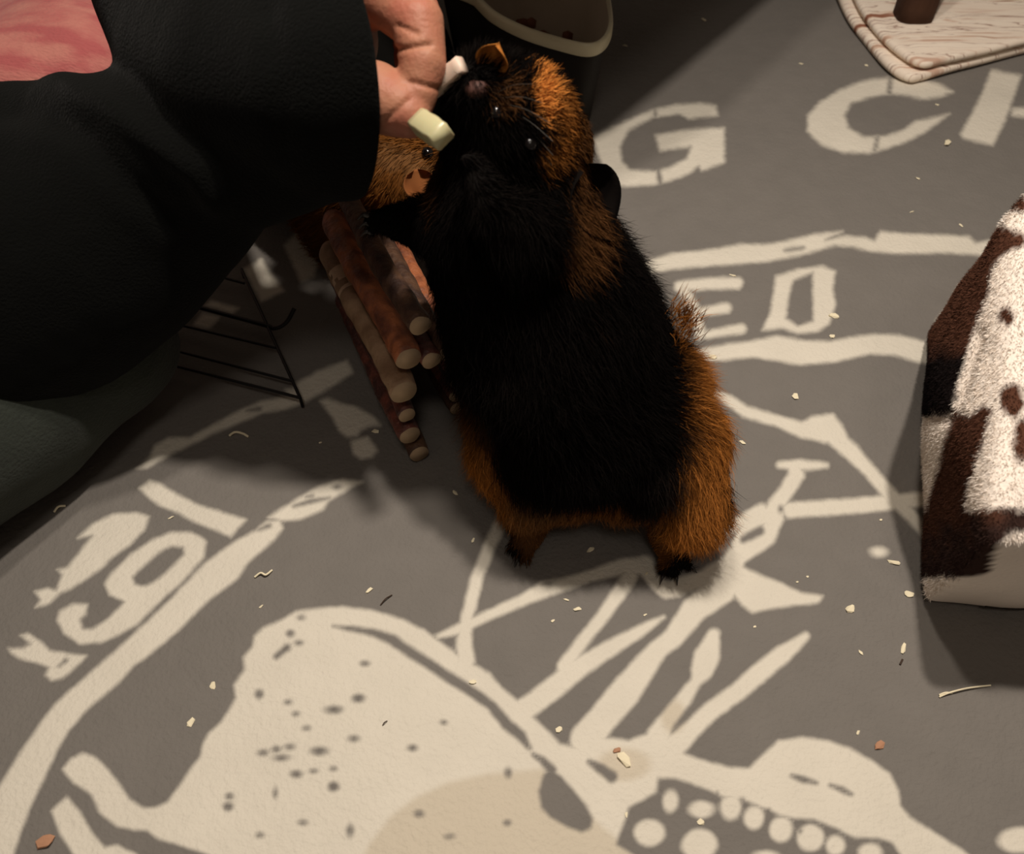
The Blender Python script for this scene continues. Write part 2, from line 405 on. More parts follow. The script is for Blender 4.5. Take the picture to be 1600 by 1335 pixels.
bp = N.new('ShaderNodeBump'); bp.inputs['Strength'].default_value = 0.55; bp.inputs['Distance'].default_value = 0.0015
hh = mth('ADD', nz(420, 3), mth('MULTIPLY', nz(110, 4), 1.2))
L.new(hh, bp.inputs['Height']); L.new(bp.outputs['Normal'], b.inputs['Normal'])
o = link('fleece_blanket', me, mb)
tag(o, 'grey fleece blanket with cream animal figure and stencil lettering, spread over the floor', 'blanket')

# ------------------------------------------------------------------ added slab out of view, its outline shaped to shade the far corner
m_shade_slab = mat('shade_slab_wood', (0.06, 0.035, 0.02), 0.45, 0.4, noise_amt=0.2, noise_scale=8, stretch=(1, 10, 1))
T = thing('shade_slab', 'added unseen slab on legs that shades the far left corner of the blanket', 'light blocker', (-40, 80, 0))
def slab(pts, z0, z1):
    n = len(pts)
    v = [(x, y, z0) for x, y in pts] + [(x, y, z1) for x, y in pts]
    f = [tuple(range(n))[::-1], tuple(range(n, 2 * n))] + [(i, (i + 1) % n, n + (i + 1) % n, n + i) for i in range(n)]
    return v, f
TP = [(52, 112), (24.3, 79), (10.5, 60), (4, 54), (-3, 61), (-12, 78), (-12, 125)]
v, f = slab(TP, 30, 32); link('shade_slab_top', mesh_from('shade_slab_top', v, f), m_shade_slab, T, False)
for tx, ty in ((-9, 120), (42, 109), (-8, 106)):
    v, f = slab([(tx - 2, ty - 2), (tx + 2, ty - 2), (tx + 2, ty + 2), (tx - 2, ty + 2)], 0, 30)
    link('leg', mesh_from('leg', v, f), m_shade_slab, T, False)

# ------------------------------------------------------------------ guinea pigs
m_fur = mat('fur', (0.5, 0.5, 0.5), 0.9, 0.03, attr='tint')
m_hide = mat('hide', (0.5, 0.5, 0.5), 0.9, 0.1, attr='tint')
m_ear = mat('ear_skin', (0.5, 0.5, 0.5), 0.95, 0.04, attr='tint', sss=0.0)
m_eye = mat('black_eye', (0.004, 0.003, 0.003), 0.08, 0.6)
m_claw = mat('dark_claw', (0.012, 0.009, 0.008), 0.4, 0.4)
m_nose = mat('dusky_nose', (0.10, 0.045, 0.035), 0.55, 0.3, bump=0.3, bump_scale=900)
BLACK = np.array((0.0035, 0.0026, 0.0022)); ORANGE = np.array((0.34, 0.125, 0.026)); BROWN = np.array((0.10, 0.042, 0.014)); TAN = np.array((0.42, 0.20, 0.075))

def coat(P, base, blobs):
    cols = np.tile(base, (len(P), 1)).astype(float)
    jit = noise3(P, .55, 3.0) * 1.4
    for c, r, col, s in blobs:
        rr = np.array(r if isinstance(r, tuple) else (r, r, r), float)
        d = np.linalg.norm((P - np.array(c)) / rr, axis=1)
        a = np.clip((1.12 + jit * .35 - d) / .3, 0, 1)[:, None] * s
        cols = cols * (1 - a) + np.array(col) * a
    return cols
def make_ear(name, base, up, out, size, col, parent, inner=None):
    """a drooping petal: base point, direction it points in, direction its opening faces"""
    up, out = Vector(up).normalized(), Vector(out).normalized(); side = up.cross(out).normalized(); out = side.cross(up).normalized()
    vs, fs = [], []; nu, nv = 12, 14
    for lay in (0, 1):
        for i in range(nu + 1):
            for j in range(nv + 1):
                u, v = i / nu, (j / nv - .5) * 2
                wd = size * .52 * (math.sin(min(1, u * 1.05) * math.pi) ** .6 * .85 + .28 * (1 - u))
                p = Vector(base) + up * (u * size) + side * (v * wd) + out * (-(1 - v * v) * size * .22 + .10 * size * math.sin(v * 5 + u * 3) * u + (-.06 if lay else .03)) + out * (u * u * size * .25)
                vs.append(p)
        k = lay * (nu + 1) * (nv + 1)
        for i in range(nu):
            for j in range(nv):
                a = k + i * (nv + 1) + j; q = (a, a + 1, a + nv + 2, a + nv + 1)
                fs.append(q if lay else q[::-1])
    K = (nu + 1) * (nv + 1)
    rim = [j for j in range(nv + 1)] + [i * (nv + 1) + nv for i in range(1, nu + 1)] + [nu * (nv + 1) + j for j in range(nv - 1, -1, -1)] + [i * (nv + 1) for i in range(nu - 1, 0, -1)]
    for a, b_ in zip(rim, rim[1:] + rim[:1]): fs.append((a, b_, K + b_, K + a))
    m = mesh_from(name, vs, fs)
    ic = np.array(inner if inner is not None else col)
    cc = np.vstack([np.tile(ic, (K, 1)), np.tile(np.array(col), (K, 1))])
    vert_colors(m, cc)
    return link(name, m, m_ear, parent)
def make_claws(tips, parent, r=.13):
    for p0, p1 in tips:
        p0, p1 = Vector(p0), Vector(p1); mid = p0.lerp(p1, .5) + Vector((0, 0, .16))
        b2 = bmesh.new(); path = smooth_path([p0, mid, p1], 4)
        for i, (a, c) in enumerate(zip(path[:-1], path[1:])):
            t = i / (len(path) - 1)
            add_capsule(b2, a, r * (1 - .8 * t), c, r * (1 - .8 * (t + .12)), sub=1)
        m = remesh(b2, .035, 1); to_m(m); m.materials.clear(); link('claw', m, m_claw, parent)

def furry(me_cm, n, axis_fn, len_fn, wid, base, blobs, tips, parent, lift=.45, mess=.35, bright=.35):
    P, Nn = sample(me_cm, n)
    keep = P[:, 2] > .25
    P, Nn = P[keep], Nn[keep]
    A = axis_fn(P)
    T = unit(A - Nn * np.sum(A * Nn, 1)[:, None])
    swirl = np.stack([noise3(P, .22, 11), noise3(P, .22, 23), noise3(P, .22, 37)], 1) * 1.1
    D0 = unit(T + Nn * lift + rng.normal(size=P.shape) * mess * .5 + swirl * .6)
    D1 = unit(T + Nn * lift * .4 + rng.normal(size=P.shape) * mess + swirl)
    Ln = len_fn(P) * (0.6 + .6 * rng.random(len(P)))
    cols = coat(P + rng.normal(size=P.shape) * .22, base, blobs)
    cols = cols * (1 + (rng.random((len(P), 1)) - .5) * 2 * bright)
    tipz = P + D0 * Ln[:, None] * .5 + D1 * Ln[:, None] * .5
    keep = tipz[:, 2] > .08
    m = strands(P[keep], D0[keep], D1[keep], Ln[keep], wid, np.clip(cols[keep], 0, 1), 'fur')
    f_ = link('fur', m, m_fur, parent, smooth=False); f_['kind'] = 'stuff'
    return f_

# --- the standing tricolour pig
fL, fR = at_z(826, 838, .8), at_z(1050, 862, .8)
rump = Vector((4.1, 30.4, 6.9)); mid = at_y(862, 520, 32.0); chest = at_y(800, 360, 33.8); neck = at_y(800, 270, 34.6)
head = at_y(800, 205, 34.8); muz = at_y(762, 150, 34.4); nose_p = at_y(746, 136, 34.0)
pig = thing('guinea_pig', 'black and orange guinea pig standing on its hind legs, stretching up to the hand', 'guinea pig', (4.2, 29, 0))
bm = bmesh.new()
add_sphere(bm, rump, (6.3, 5.2, 6.0)); add_sphere(bm, rump + Vector((-1.6, -1.0, -1.5)), (4.6, 4.2, 4.3)); add_sphere(bm, rump + Vector((2.8, -1.2, -1.2)), (4.4, 4.2, 4.4))
add_chain(bm, [(rump, 5.4), (mid, 5.2), (chest, 4.3), (neck, 3.3)])
add_chain(bm, [(neck, 3.3), (head, 3.05), (muz, 1.75), (nose_p, 1.15)])
add_sphere(bm, at_y(838, 230, 35.2), 2.5)                                           # cheek and jaw
# haunches, shanks, feet with toes
for hip, knee, foot, tips in (
    (rump + Vector((-3.2, -1.2, -1.2)), Vector((1.0, 27.3, 4.6)), fL, ((788, 862), (804, 883), (822, 886))),
    (rump + Vector((4.6, -1.4, -1.2)), at_z(1075, 800, 3.8), fR, ((1030, 906), (1056, 910), (1086, 893)))):
    add_chain(bm, [(hip, 3.0), (knee, 1.8), (foot + Vector((0, .9, .5)), 1.25), (foot, .85)])
    for tp in tips:
        e = at_z(tp[0], tp[1], .3); q = foot.lerp(e, .72); q.z = .32
        add_chain(bm, [(foot, .5), (foot.lerp(e, .4) + Vector((0, 0, .14)), .42), (q, .3)], sub=2)
# forelegs: one reaches left towards the bridge, the other tucked on the chest
pawL = at_y(606, 346, 34)
add_chain(bm, [(at_y(740, 365, 33.5), 2.2), (at_y(665, 350, 33.7), 1.25), (pawL, .7)])
for k in (-.5, 0, .5): add_chain(bm, [(pawL, .4), (pawL + Vector((-.9, -.2, k)), .22)], sub=2)
pawR = at_y(742, 262, 31.2)
add_chain(bm, [(at_y(820, 370, 30.6), 1.9), (at_y(770, 330, 30.2), 1.1), (pawR, .6)])
for k in (-.45, 0, .45): add_chain(bm, [(pawR, .34), (pawR + Vector((-.3 + k * .4, -.35, .75 - abs(k) * .2)), .2)], sub=2)
pm = remesh(bm, .17, 8)
blobs = [
    (at_y(852, 132, 33.5), (.5, 2.8, 1.2), ORANGE * 1.7, 1.0), (at_y(884, 190, 34), (.5, 3.0, 1.4), ORANGE * .6, .95),
    (at_y(910, 245, 34), (.8, 3.0, 1.4), BROWN * .7, .9), (at_y(868, 262, 31.5), (.8, 1.8, .7), ORANGE * .6, .7),
    (at_y(905, 350, 32), (1.5, 3.0, 1.6), BROWN * .9, .7), (at_y(790, 150, 33), (.7, 1.4, .5), BROWN * 1.3, .6),
    (at_y(925, 470, 27.2), (1.0, 2.2, 2.6), BROWN * .55, .8), (at_y(668, 270, 34), (1.0, 2.5, 1.2), BROWN * .8, .5),
    (Vector((10.6, 30, 11.2)), (2.3, 5.2, 4.0), ORANGE, 1), (Vector((9.6, 29, 6.4)), (2.1, 5.0, 4.0), ORANGE * .85, 1),
    (Vector((9.8, 26.4, 3.6)), (3.0, 3.6, 2.2), ORANGE * 1.15, 1), (Vector((7.2, 24.6, 2.4)), (2.2, 2.6, 2.0), ORANGE * .55, .9),
    (Vector((-2.1, 27.4, 5.4)), (1.9, 3.8, 2.4), ORANGE * .85, 1), (Vector((-.3, 26.6, 3.8)), (2.0, 3.6, 1.9), ORANGE * .65, 1),
    (Vector((3.6, 26.2, 2.2)), (5.0, 4.6, 1.9), BROWN * 1.4, 1), (Vector((4.6, 25.4, 3.4)), (2.0, 3.0, 1.0), ORANGE * .55, .85),
    (Vector((.8, 26.0, 3.7)), (1.3, 3.0, 1.0), TAN * .5, .7), (at_y(930, 800, 25.5), (3.6, 4.0, 1.25), BROWN * 1.5, .95), (at_y(945, 795, 25), (1.5, 3.5, .8), ORANGE * .5, .8), (at_y(835, 785, 25.5), (1.6, 3.5, .9), TAN * .45, .7), (fL, (1.2, 1.2, 1.2), BROWN * 1.3, .7),
    (Vector((-2.4, 29.5, 8.0)), (1.6, 3.5, 2.2), BROWN * .6, .6), (at_y(1100, 665, 27), (.5, 3, .9), BLACK * 4, .7), (at_y(1068, 712, 25.5), (.8, 3, .8), BLACK * 3, .85), (at_y(1040, 752, 25), (.9, 3, .8), BLACK * 3, .9), (at_y(1010, 785, 25), (.8, 3, .7), BLACK * 3, .8),
]
# spine axis: hair runs from the nose back towards the rump
S = np.array([nose_p, head, neck, chest, mid, rump, rump + Vector((1, 1, -5))])
def pig_axis(P):
    k = np.argmin(((P[:, None, :] - S[None, 1:, :]) ** 2).sum(-1), 1)
    T_ = unit(S[1:] - S[:-1])
    A = T_[k]
    lower = P[:, 2] < 6.5
    A[lower] = unit(A[lower] * .3 + np.array((0.0, -.35, -.8)))
    return A
def pig_len(P):
    d = np.linalg.norm(P - np.array(head), axis=1)
    l = np.interp(d, [0, 3, 6, 9, 14], [.55, .7, 1.5, 2.0, 2.1])
    foot_d = np.minimum(np.linalg.norm(P - np.array(fL), axis=1), np.linalg.norm(P - np.array(fR), axis=1))
    l = np.where(foot_d < 2.4, np.clip(foot_d * .5 - .2, .12, 2), l)
    pd_ = np.minimum(np.linalg.norm(P - np.array(pawL), axis=1), np.linalg.norm(P - np.array(pawR), axis=1))
    l = np.where(pd_ < 3, np.minimum(l, .15 + pd_ * .35), l)
    return np.where(P[:, 2] < 6, np.minimum(l, .35 + P[:, 2] * .29), l)
furry(pm, 150000, pig_axis, pig_len, .02, BLACK, blobs, None, pig)
tb, tn_ = np.array(at_y(1066, 506, 31.0)), 380
Pt = tb + rng.normal(size=(tn_, 3)) * np.array((.35, .7, .6)); dt = unit(np.array((.28, -.1, .95)) + rng.normal(size=(tn_, 3)) * .28)
f_ = link('fur_tuft', strands(Pt, dt, unit(dt + rng.normal(size=(tn_, 3)) * .15), 1.15 * (.6 + .5 * rng.random(tn_)), .022, np.clip(np.tile(ORANGE * .8, (tn_, 1)) * (.6 + .8 * rng.random((tn_, 1))), 0, 1), 'fur_tuft'), m_fur, pig, smooth=False); f_['kind'] = 'stuff'
vert_colors(pm, coat(get_np(pm), BLACK, [(c, r, np.array(col) * .55, s) for c, r, col, s in blobs])); to_m(pm); pm.materials.clear()
link('body', pm, m_hide, pig)
make_ear('ear', at_y(922, 262, 33.2), (.16, -.2, -.95), (.75, -.6, .2), 3.5, BLACK * 1.2, pig)['label'] = 'black drooping ear'
make_ear('ear', at_y(762, 116, 33.6), (.35, .1, .95), (-.3, -.9, 0), 1.35, ORANGE * 1.1, pig)['label'] = 'small orange ear behind the snout'
def ball(name, c, r, m, parent, scale=(1, 1, 1)):
    b2 = bmesh.new(); add_sphere(b2, c, tuple(r * s for s in scale), sub=3); mm = bpy.data.meshes.new(name); b2.to_mesh(mm); b2.free(); to_m(mm)
    return link(name, mm, m, parent)
def on_surface(me_m, px, py):
    bv = BVHTree.FromPolygons([v.co for v in me_m.vertices], [tuple(p.vertices) for p in me_m.polygons])
    h = bv.ray_cast(Vector((0, 0, CAM_H * SC)), Vector(ray(px, py)).normalized())
    return (h[0] / SC, h[1]) if h[0] is not None else (None, None)
for ex, ey in ((828, 226), (775, 176)):
    h, n_ = on_surface(pm, ex, ey)
    if h is not None: ball('eye', h - n_ * .02, .34, m_eye, pig)
h, n_ = on_surface(pm, 746, 140)
if h is not None: ball('nose', h - n_ * .15, .5, m_nose, pig, (1.1, .8, .8))
tl = []
for foot, tips in ((fL, ((788, 865), (804, 887), (823, 889))), (fR, ((1031, 914), (1058, 916), (1089, 896)))):
    for tp in tips:
        e = at_z(tp[0], tp[1], .12); q = foot.lerp(e, .70); q.z = .36; tl.append((q, e))
for k in (-.5, 0, .5): tl.append((pawL + Vector((-.85, -.2, k)), pawL + Vector((-1.4, -.35, k - .15))))
for k in (): tl.append((pawR + Vector((-.3 + k * .4, -.35, .75)), pawR + Vector((-.45 + k * .5, -.5, 1.2))))
make_claws(tl, pig, .17)
m_whisk = mat('whisker', (0.06, 0.05, 0.04), 0.5)
for k in range(6):
    s_ = at_y(768 + k * 4, 150 + k * 5, 33.2); d_ = Vector((.55 + .05 * k, -.5, .55 - .22 * k)).normalized()
    tube('whisker', smooth_path([s_, s_ + d_ * 1.5, s_ + d_ * 2.8 + Vector((0, 0, -.35))], 4), .012, m_whisk, pig)

# --- the orange pig behind the sleeve
pig2 = thing('guinea_pig', 'orange-brown guinea pig half hidden behind the black sleeve, head by the vegetable stick', 'guinea pig', (-14, 58, 0))
h2 = at_d(618, 278, 57.0); n2 = at_d(692, 255, 56.0)
b2_ = Vector((-19, 63, 6.0)); b3_ = Vector((-13.5, 55, 7.2))
h2s = "head"
bm = bmesh.new()
add_chain(bm, [(b2_, 5.6), (b3_, 4.6), (h2, 3.0), (h2.lerp(n2, .7), 2.2), (n2, 1.4)])
for lx, ly in ((-22.5, 60.5), (-15.5, 66), (-14.6, 52.5), (-9.4, 56)):
    add_chain(bm, [(Vector((lx * .8 - 3.2, ly * .8 + 12.0, 4.5)), 2.4), (Vector((lx, ly, 1.2)), 1.0), (Vector((lx + .8, ly - 1.2, .55)), .55)])
    for k in (-.5, 0, .5): add_chain(bm, [(Vector((lx + .8, ly - 1.2, .5)), .35), (Vector((lx + 1.3 + k, ly - 2.2, .3)), .22)], sub=2)
pm2 = remesh(bm, .22, 7)
S2 = np.array([n2, h2, b3_, b2_, b2_ + Vector((-5, 3, -1))])
def pig2_axis(P):
    k = np.argmin(((P[:, None, :] - S2[None, 1:, :]) ** 2).sum(-1), 1)
    return unit(S2[1:] - S2[:-1])[k] + np.array((0, -.1, -.25))
bl2 = [(at_d(655, 300, 54), (1.1, 3, 1.2), TAN * .6, .9), (at_d(610, 250, 54), (1.8, 3, .5), TAN * .5, .8), (at_d(570, 330, 54), (2, 3, 1.0), ORANGE * .7, .8), (b2_, (6, 6, 5), BROWN, .6), (n2, 1.6, BROWN * .6, .9)]
furry(pm2, 42000, pig2_axis, lambda P: np.where(np.linalg.norm(P - np.array(h2), axis=1) < 4, .8, 1.4), .03, ORANGE * .42, bl2, None, pig2)
vert_colors(pm2, coat(get_np(pm2), ORANGE * .5, bl2)); to_m(pm2); pm2.materials.clear(); link('body', pm2, m_hide, pig2)
make_ear('ear', at_d(652, 266, 51.2), (.12, -.35, -.85), (.3, -.9, .2), 2.0, TAN * .6, pig2, TAN * np.array((.65, .5, .45)))['label'] = 'pale drooping ear'
make_ear('ear', h2 + Vector((-.5, 1.5, 2.3)), (-.3, .6, .5), (0, .5, .8), 1.8, TAN * .8, pig2)
for ex, ey in ((668, 240),):
    h, n_ = on_surface(pm2, ex, ey)
    if h is not None: ball('eye', h + n_ * .05, .4, m_eye, pig2)
ball('nose', n2 + Vector((1.0, -.2, 0)), .45, m_nose, pig2, (.7, 1, .8))

# ------------------------------------------------------------------ person: hand, sleeve, trouser leg
person = thing('person', 'person in a black hoodie reaching in from the left, pinching a vegetable stick', 'person', (-45, 45, 0))
m_skin = mat('skin', (0.36, 0.17, 0.10), 0.55, 0.3, sss=0.15, col2=(0.33, 0.11, 0.07), noise_scale=38, bump=0.25, bump_scale=500)
m_nail = mat('nail', (0.70, 0.40, 0.32), 0.3, 0.5)
bm = bmesh.new()
KH = 1.15
def D(x, y, d): return at_d(x, y, d * KH)
_chain = add_chain
def add_chain(bm, pts, sub=3): _chain(bm, [(p, r * KH) for p, r in pts], sub)
add_chain(bm, [(D(330, 150, 35), 2.9), (D(440, 110, 34), 2.6), (D(505, 60, 33.2), 2.2)])             # wrist
add_chain(bm, [(D(505, 60, 33), 2.0), (D(520, -40, 33.5), 2.0), (D(500, -90, 34.5), 1.9)])            # palm
add_chain(bm, [(D(530, 5, 32), 1.25), (D(600, -2, 30.6), 1.0), (D(652, 36, 30.0), .98), (D(661, 100, 30.0), .86), (D(652, 148, 30.2), .74), (D(648, 172, 30.3), .62)])   # index
add_chain(bm, [(D(475, 150, 32.2), 1.7), (D(535, 158, 31.2), 1.38), (D(585, 152, 30.6), 1.28), (D(622, 168, 30.3), 1.05), (D(640, 182, 30.2), .78)])      # thumb
add_chain(bm, [(D(500, 60, 32.5), 1.5), (D(545, 105, 31.6), 1.0)])
add_chain(bm, [(D(535, -45, 33.5), 1.2), (D(625, -35, 32.4), .98), (D(652, 20, 32.2), .9), (D(645, 75, 32.2), .78), (D(640, 100, 32.2), .6)])   # middle
add_chain(bm, [(D(530, -90, 35), 1.15), (D(615, -85, 34.2), .93), (D(640, -35, 34.2), .85), (D(620, 5, 34), .62)])                                # ring
add_chain(bm, [(D(515, -125, 36.5), 1.0), (D(585, -128, 36), .8), (D(605, -85, 36), .72), (D(590, -55, 35.8), .55)])                              # little
hm = remesh(bm, .11, 6)
V = get_np(hm); Vn = unit(np.array([v.normal[:] for v in hm.vertices]))
qx, qy = project(V)
# creases at the finger joints and along the ball of the thumb
for (x0, y0, x1, y1, dd) in ((618, 78, 672, 70, .13), (640, 128, 690, 140, .10), (622, 40, 650, 52, .10), (600, 190, 640, 155, .08), (560, 20, 590, 35, .06)):
    dx, dy = x1 - x0, y1 - y0; t = np.clip(((qx - x0) * dx + (qy - y0) * dy) / (dx * dx + dy * dy), 0, 1)
    q = np.hypot(qx - x0 - t * dx, qy - y0 - t * dy)
    V = V - Vn * (dd * np.exp(-(q / 4.5) ** 2))[:, None]
set_np(hm, V * SC); hm.materials.clear()
link('hand', hm, m_skin, person)
for p, d_ in ((D(660, 165, 31.0), .38), (D(628, 190, 29.5), .42)):
    pass
m_hood = mat('black_fleece', (0.0028, 0.003, 0.0027), 0.95, 0.05, sheen=0.03, noise_amt=0.3, noise_scale=40, bump=0.5, bump_scale=700)
bm = bmesh.new()
add_chain(bm, [(D(620, 120, 32.5), 4.3), (D(520, 135, 33.2), 4.55), (D(430, 120, 34.5), 4.7), (D(370, 80, 36.5), 4.9), (D(330, -60, 39), 5.6)])
add_chain(bm, [(D(500, 190, 33.8), 3.1), (D(330, 232, 36.6), 4.0), (D(215, 303, 38.6), 5.05), (D(130, 362, 39.6), 6.25), (D(-40, 412, 40.5), 8.1), (D(-260, 430, 42), 8.4), (D(-560, 300, 46), 9)])
sm = remesh(bm, .32, 10)
V = get_np(sm); Vn = unit(np.array([v.normal[:] for v in sm.vertices])); qx, qy = project(V)
def fold(V, Vn, qx, qy, pts, depth, wd):
    d = np.full(len(V), 1e9)
    for (x0, y0), (x1, y1) in zip(pts[:-1], pts[1:]):
        dx, dy = x1 - x0, y1 - y0; t = np.clip(((qx - x0) * dx + (qy - y0) * dy) / (dx * dx + dy * dy), 0, 1)
        d = np.minimum(d, np.hypot(qx - x0 - t * dx, qy - y0 - t * dy))
    return V + Vn * (depth * np.exp(-(d / wd) ** 2))[:, None]
V = fold(V, Vn, qx, qy, [(0, 165), (70, 175), (130, 215), (200, 290), (260, 340)], -.45, 26)
V = fold(V, Vn, qx, qy, [(0, 125), (100, 140), (180, 175), (250, 225), (310, 270), (335, 310)], .55, 24)
V = fold(V, Vn, qx, qy, [(420, 20), (440, 130), (440, 240)], -.25, 22)
V = V + Vn * (noise3(V, .16, 5) * .4)[:, None]
set_np(sm, V * SC)
bm = bmesh.new(); bm.from_mesh(sm)
cc = D(538, 150, 33.0) * SC
right = Vector((1, 0, 0)); upv = Vector((0, sp, cp)); fwd = Vector((0, cp, -sp))
nrm = (right * .90 + upv * .22 + fwd * .36).normalized()
res = bmesh.ops.bisect_plane(bm, geom=bm.verts[:] + bm.edges[:] + bm.faces[:], plane_co=cc, plane_no=nrm, clear_outer=True)
edges = [e for e in bm.edges if e.is_boundary]
vsb = list({v for e in edges for v in e.verts}); cen = sum((v.co for v in vsb), Vector()) / len(vsb)
for sc_, push in ((.985, .10), (.93, .05), (.88, -.25), (.84, -2.2)):
    r = bmesh.ops.extrude_edge_only(bm, edges=edges)
    nv = [g for g in r['geom'] if isinstance(g, bmesh.types.BMVert)]; edges = [g for g in r['geom'] if isinstance(g, bmesh.types.BMEdge)]
    for v in nv:
        q = v.co - cen
        v.co = cen + (q - nrm * q.dot(nrm)).normalized() * ((q - nrm * q.dot(nrm)).length * (1 - (.03 if sc_ > .9 else .05))) + nrm * (push * SC)
bm.to_mesh(sm); bm.free(); sm.materials.clear()
link('hoodie_sleeve', sm, m_hood, person)
add_chain = _chain
m_trou = mat('grey_green_cloth', (0.03, 0.035, 0.029), 0.95, 0.05, sheen=0.1, noise_amt=0.2, noise_scale=60, bump=0.5, bump_scale=500)
bm = bmesh.new()
k0 = at_z(118, 555, 6.0); k1 = at_z(-160, 715, 6.6)
add_chain(bm, [(at_z(190, 540, 5.0), 3.4), (k0, 5.3), (k1, 6.3), (Vector((-46, 22, 8)), 7.8)])
add_chain(bm, [(at_z(190, 540, 5.0), 3.4), (k0, 5.0), (Vector((-48, 52, 9)), 8.5)])
tm = remesh(bm, .4, 12)
V = get_np(tm); Vn = unit(np.array([v.normal[:] for v in tm.vertices])); V = V + Vn * (noise3(V, .16, 9) * .8)[:, None]; V[:, 2] = np.maximum(V[:, 2], .05)
set_np(tm, V * SC); tm.materials.clear()
link('trouser_leg', tm, m_trou, person)['label'] = 'grey-green trouser leg resting on the blanket'

# ------------------------------------------------------------------ vegetables in the fingers
m_cuc = mat('pale_vegetable', (0.46, 0.43, 0.25), 0.35, 0.5, sss=0.2, noise_amt=0.1, noise_scale=120)
m_veg = mat('white_vegetable', (0.60, 0.47, 0.38), 0.5, 0.4, sss=0.2, noise_amt=0.08, noise_scale=80)
def stick(name, p0, p1, w_, h_, m, label):
    p0, p1 = Vector(p0), Vector(p1); ax = (p1 - p0).normalized(); s_ = ax.cross(fwd).normalized(); t_ = s_.cross(ax)
    bm = bmesh.new(); rings = []
    for i in range(7):
        t = i / 6; c = p0.lerp(p1, t); k = 1 - .12 * abs(t - .5) + (.03 * math.sin(i * 2.1))
        rings.append([bm.verts.new(c + s_ * (a * w_ * k) + t_ * (b_ * h_ * k)) for a, b_ in ((-1, -.8), (-.8, -1), (.8, -1), (1, -.8), (1, .8), (.8, 1), (-.8, 1), (-1, .8))])
    for a, b_ in zip(rings[:-1], rings[1:]):
        for j in range(8): bm.faces.new((a[j], a[(j + 1) % 8], b_[(j + 1) % 8], b_[j]))
    bm.faces.new(rings[0][::-1]); bm.faces.new(rings[-1])
    bmesh.ops.bevel(bm, geom=[e for e in bm.edges if len(e.link_faces) == 2 and e.calc_face_angle(0) > .9], offset=.06, segments=2)
    bmesh.ops.recalc_face_normals(bm, faces=bm.faces)
    mm = bpy.data.meshes.new(name); bm.to_mesh(mm); bm.free(); to_m(mm)
    return tag(link(name, mm, m, None), label, 'vegetable')
stick('cucumber_stick', D(655, 190, 29.6), D(691, 214, 28.6), .48, .42, m_cuc, 'pale green cucumber stick held by thumb and finger, end towards the camera')
stick('vegetable_piece', D(674, 142, 30.9), D(722, 100, 29.8), .36, .26, m_veg, 'whitish vegetable piece poking out above the black pig snout')

# ------------------------------------------------------------------ willow bridge: sticks side by side in an arch
m_cut = mat('cut_wood', (0.42, 0.30, 0.19), 0.8, 0.15, noise_amt=0.25, noise_scale=160)
barks = {
    'red': mat('red_bark', (0.20, 0.055, 0.035), 0.45, 0.5, col2=(0.06, 0.02, 0.016), noise_scale=90, bump=1.0, bump_scale=260),
    'orange': mat('orange_bark', (0.46, 0.15, 0.06), 0.5, 0.45, col2=(0.17, 0.055, 0.03), noise_scale=85, bump=1.0, bump_scale=220),
    'cream': mat('peeled_stick', (0.42, 0.27, 0.165), 0.6, 0.3, col2=(0.27, 0.16, 0.09), noise_scale=70, bump=0.6, bump_scale=260),
    'brown': mat('brown_bark', (0.13, 0.065, 0.035), 0.6, 0.35, col2=(0.05, 0.025, 0.018), noise_scale=80, bump=1.0, bump_scale=260)}
m_bare = mat('gnawed_wood', (0.75, 0.55, 0.38), 0.7, 0.2, bump=0.6, bump_scale=300)
bd = Vector((-6.35, 13.9, 0)).normalized(); be = Vector((.909, .415, 0))
B0 = at_z(655, 706, .72)
br = thing('willow_bridge', 'small arched willow stick bridge beside the standing guinea pig', 'bridge', B0)
def end_at(px, py):
    d_ = Vector(ray(px, py)); o_ = Vector((0, 0, CAM_H)); t_ = (B0 - o_).dot(bd) / d_.dot(bd); p_ = o_ + d_ * t_
    return (p_ - B0).dot(be), p_.z
prof = [(0, .72, .68, 'brown'), (-.35, 2.05, .72, 'red'), (-.30, 3.25, .56, 'red'), (-.15, 4.65, .84, 'cream'), (.55, 6.15, .80, 'orange'), (1.75, 7.15, .66, 'brown'), (1.35, 8.3, .62, 'red'), (2.5, 8.3, .6, 'brown'), (3.4, 7.3, .6, 'orange'), (3.6, 6.0, .6, 'brown'), (3.6, 4.7, .6, 'red'), (3.6, 3.35, .6, 'brown'), (3.6, 2.0, .6, 'red'), (3.6, .7, .6, 'brown')]
ends = [end_at(*q) for q in ((655, 706), (641, 681), (636, 650), (628, 611), (638, 566), (655, 512))]
prof = [(*(ends[k] if k < 6 else p_[:2]), *p_[2:]) for k, p_ in enumerate(prof)]
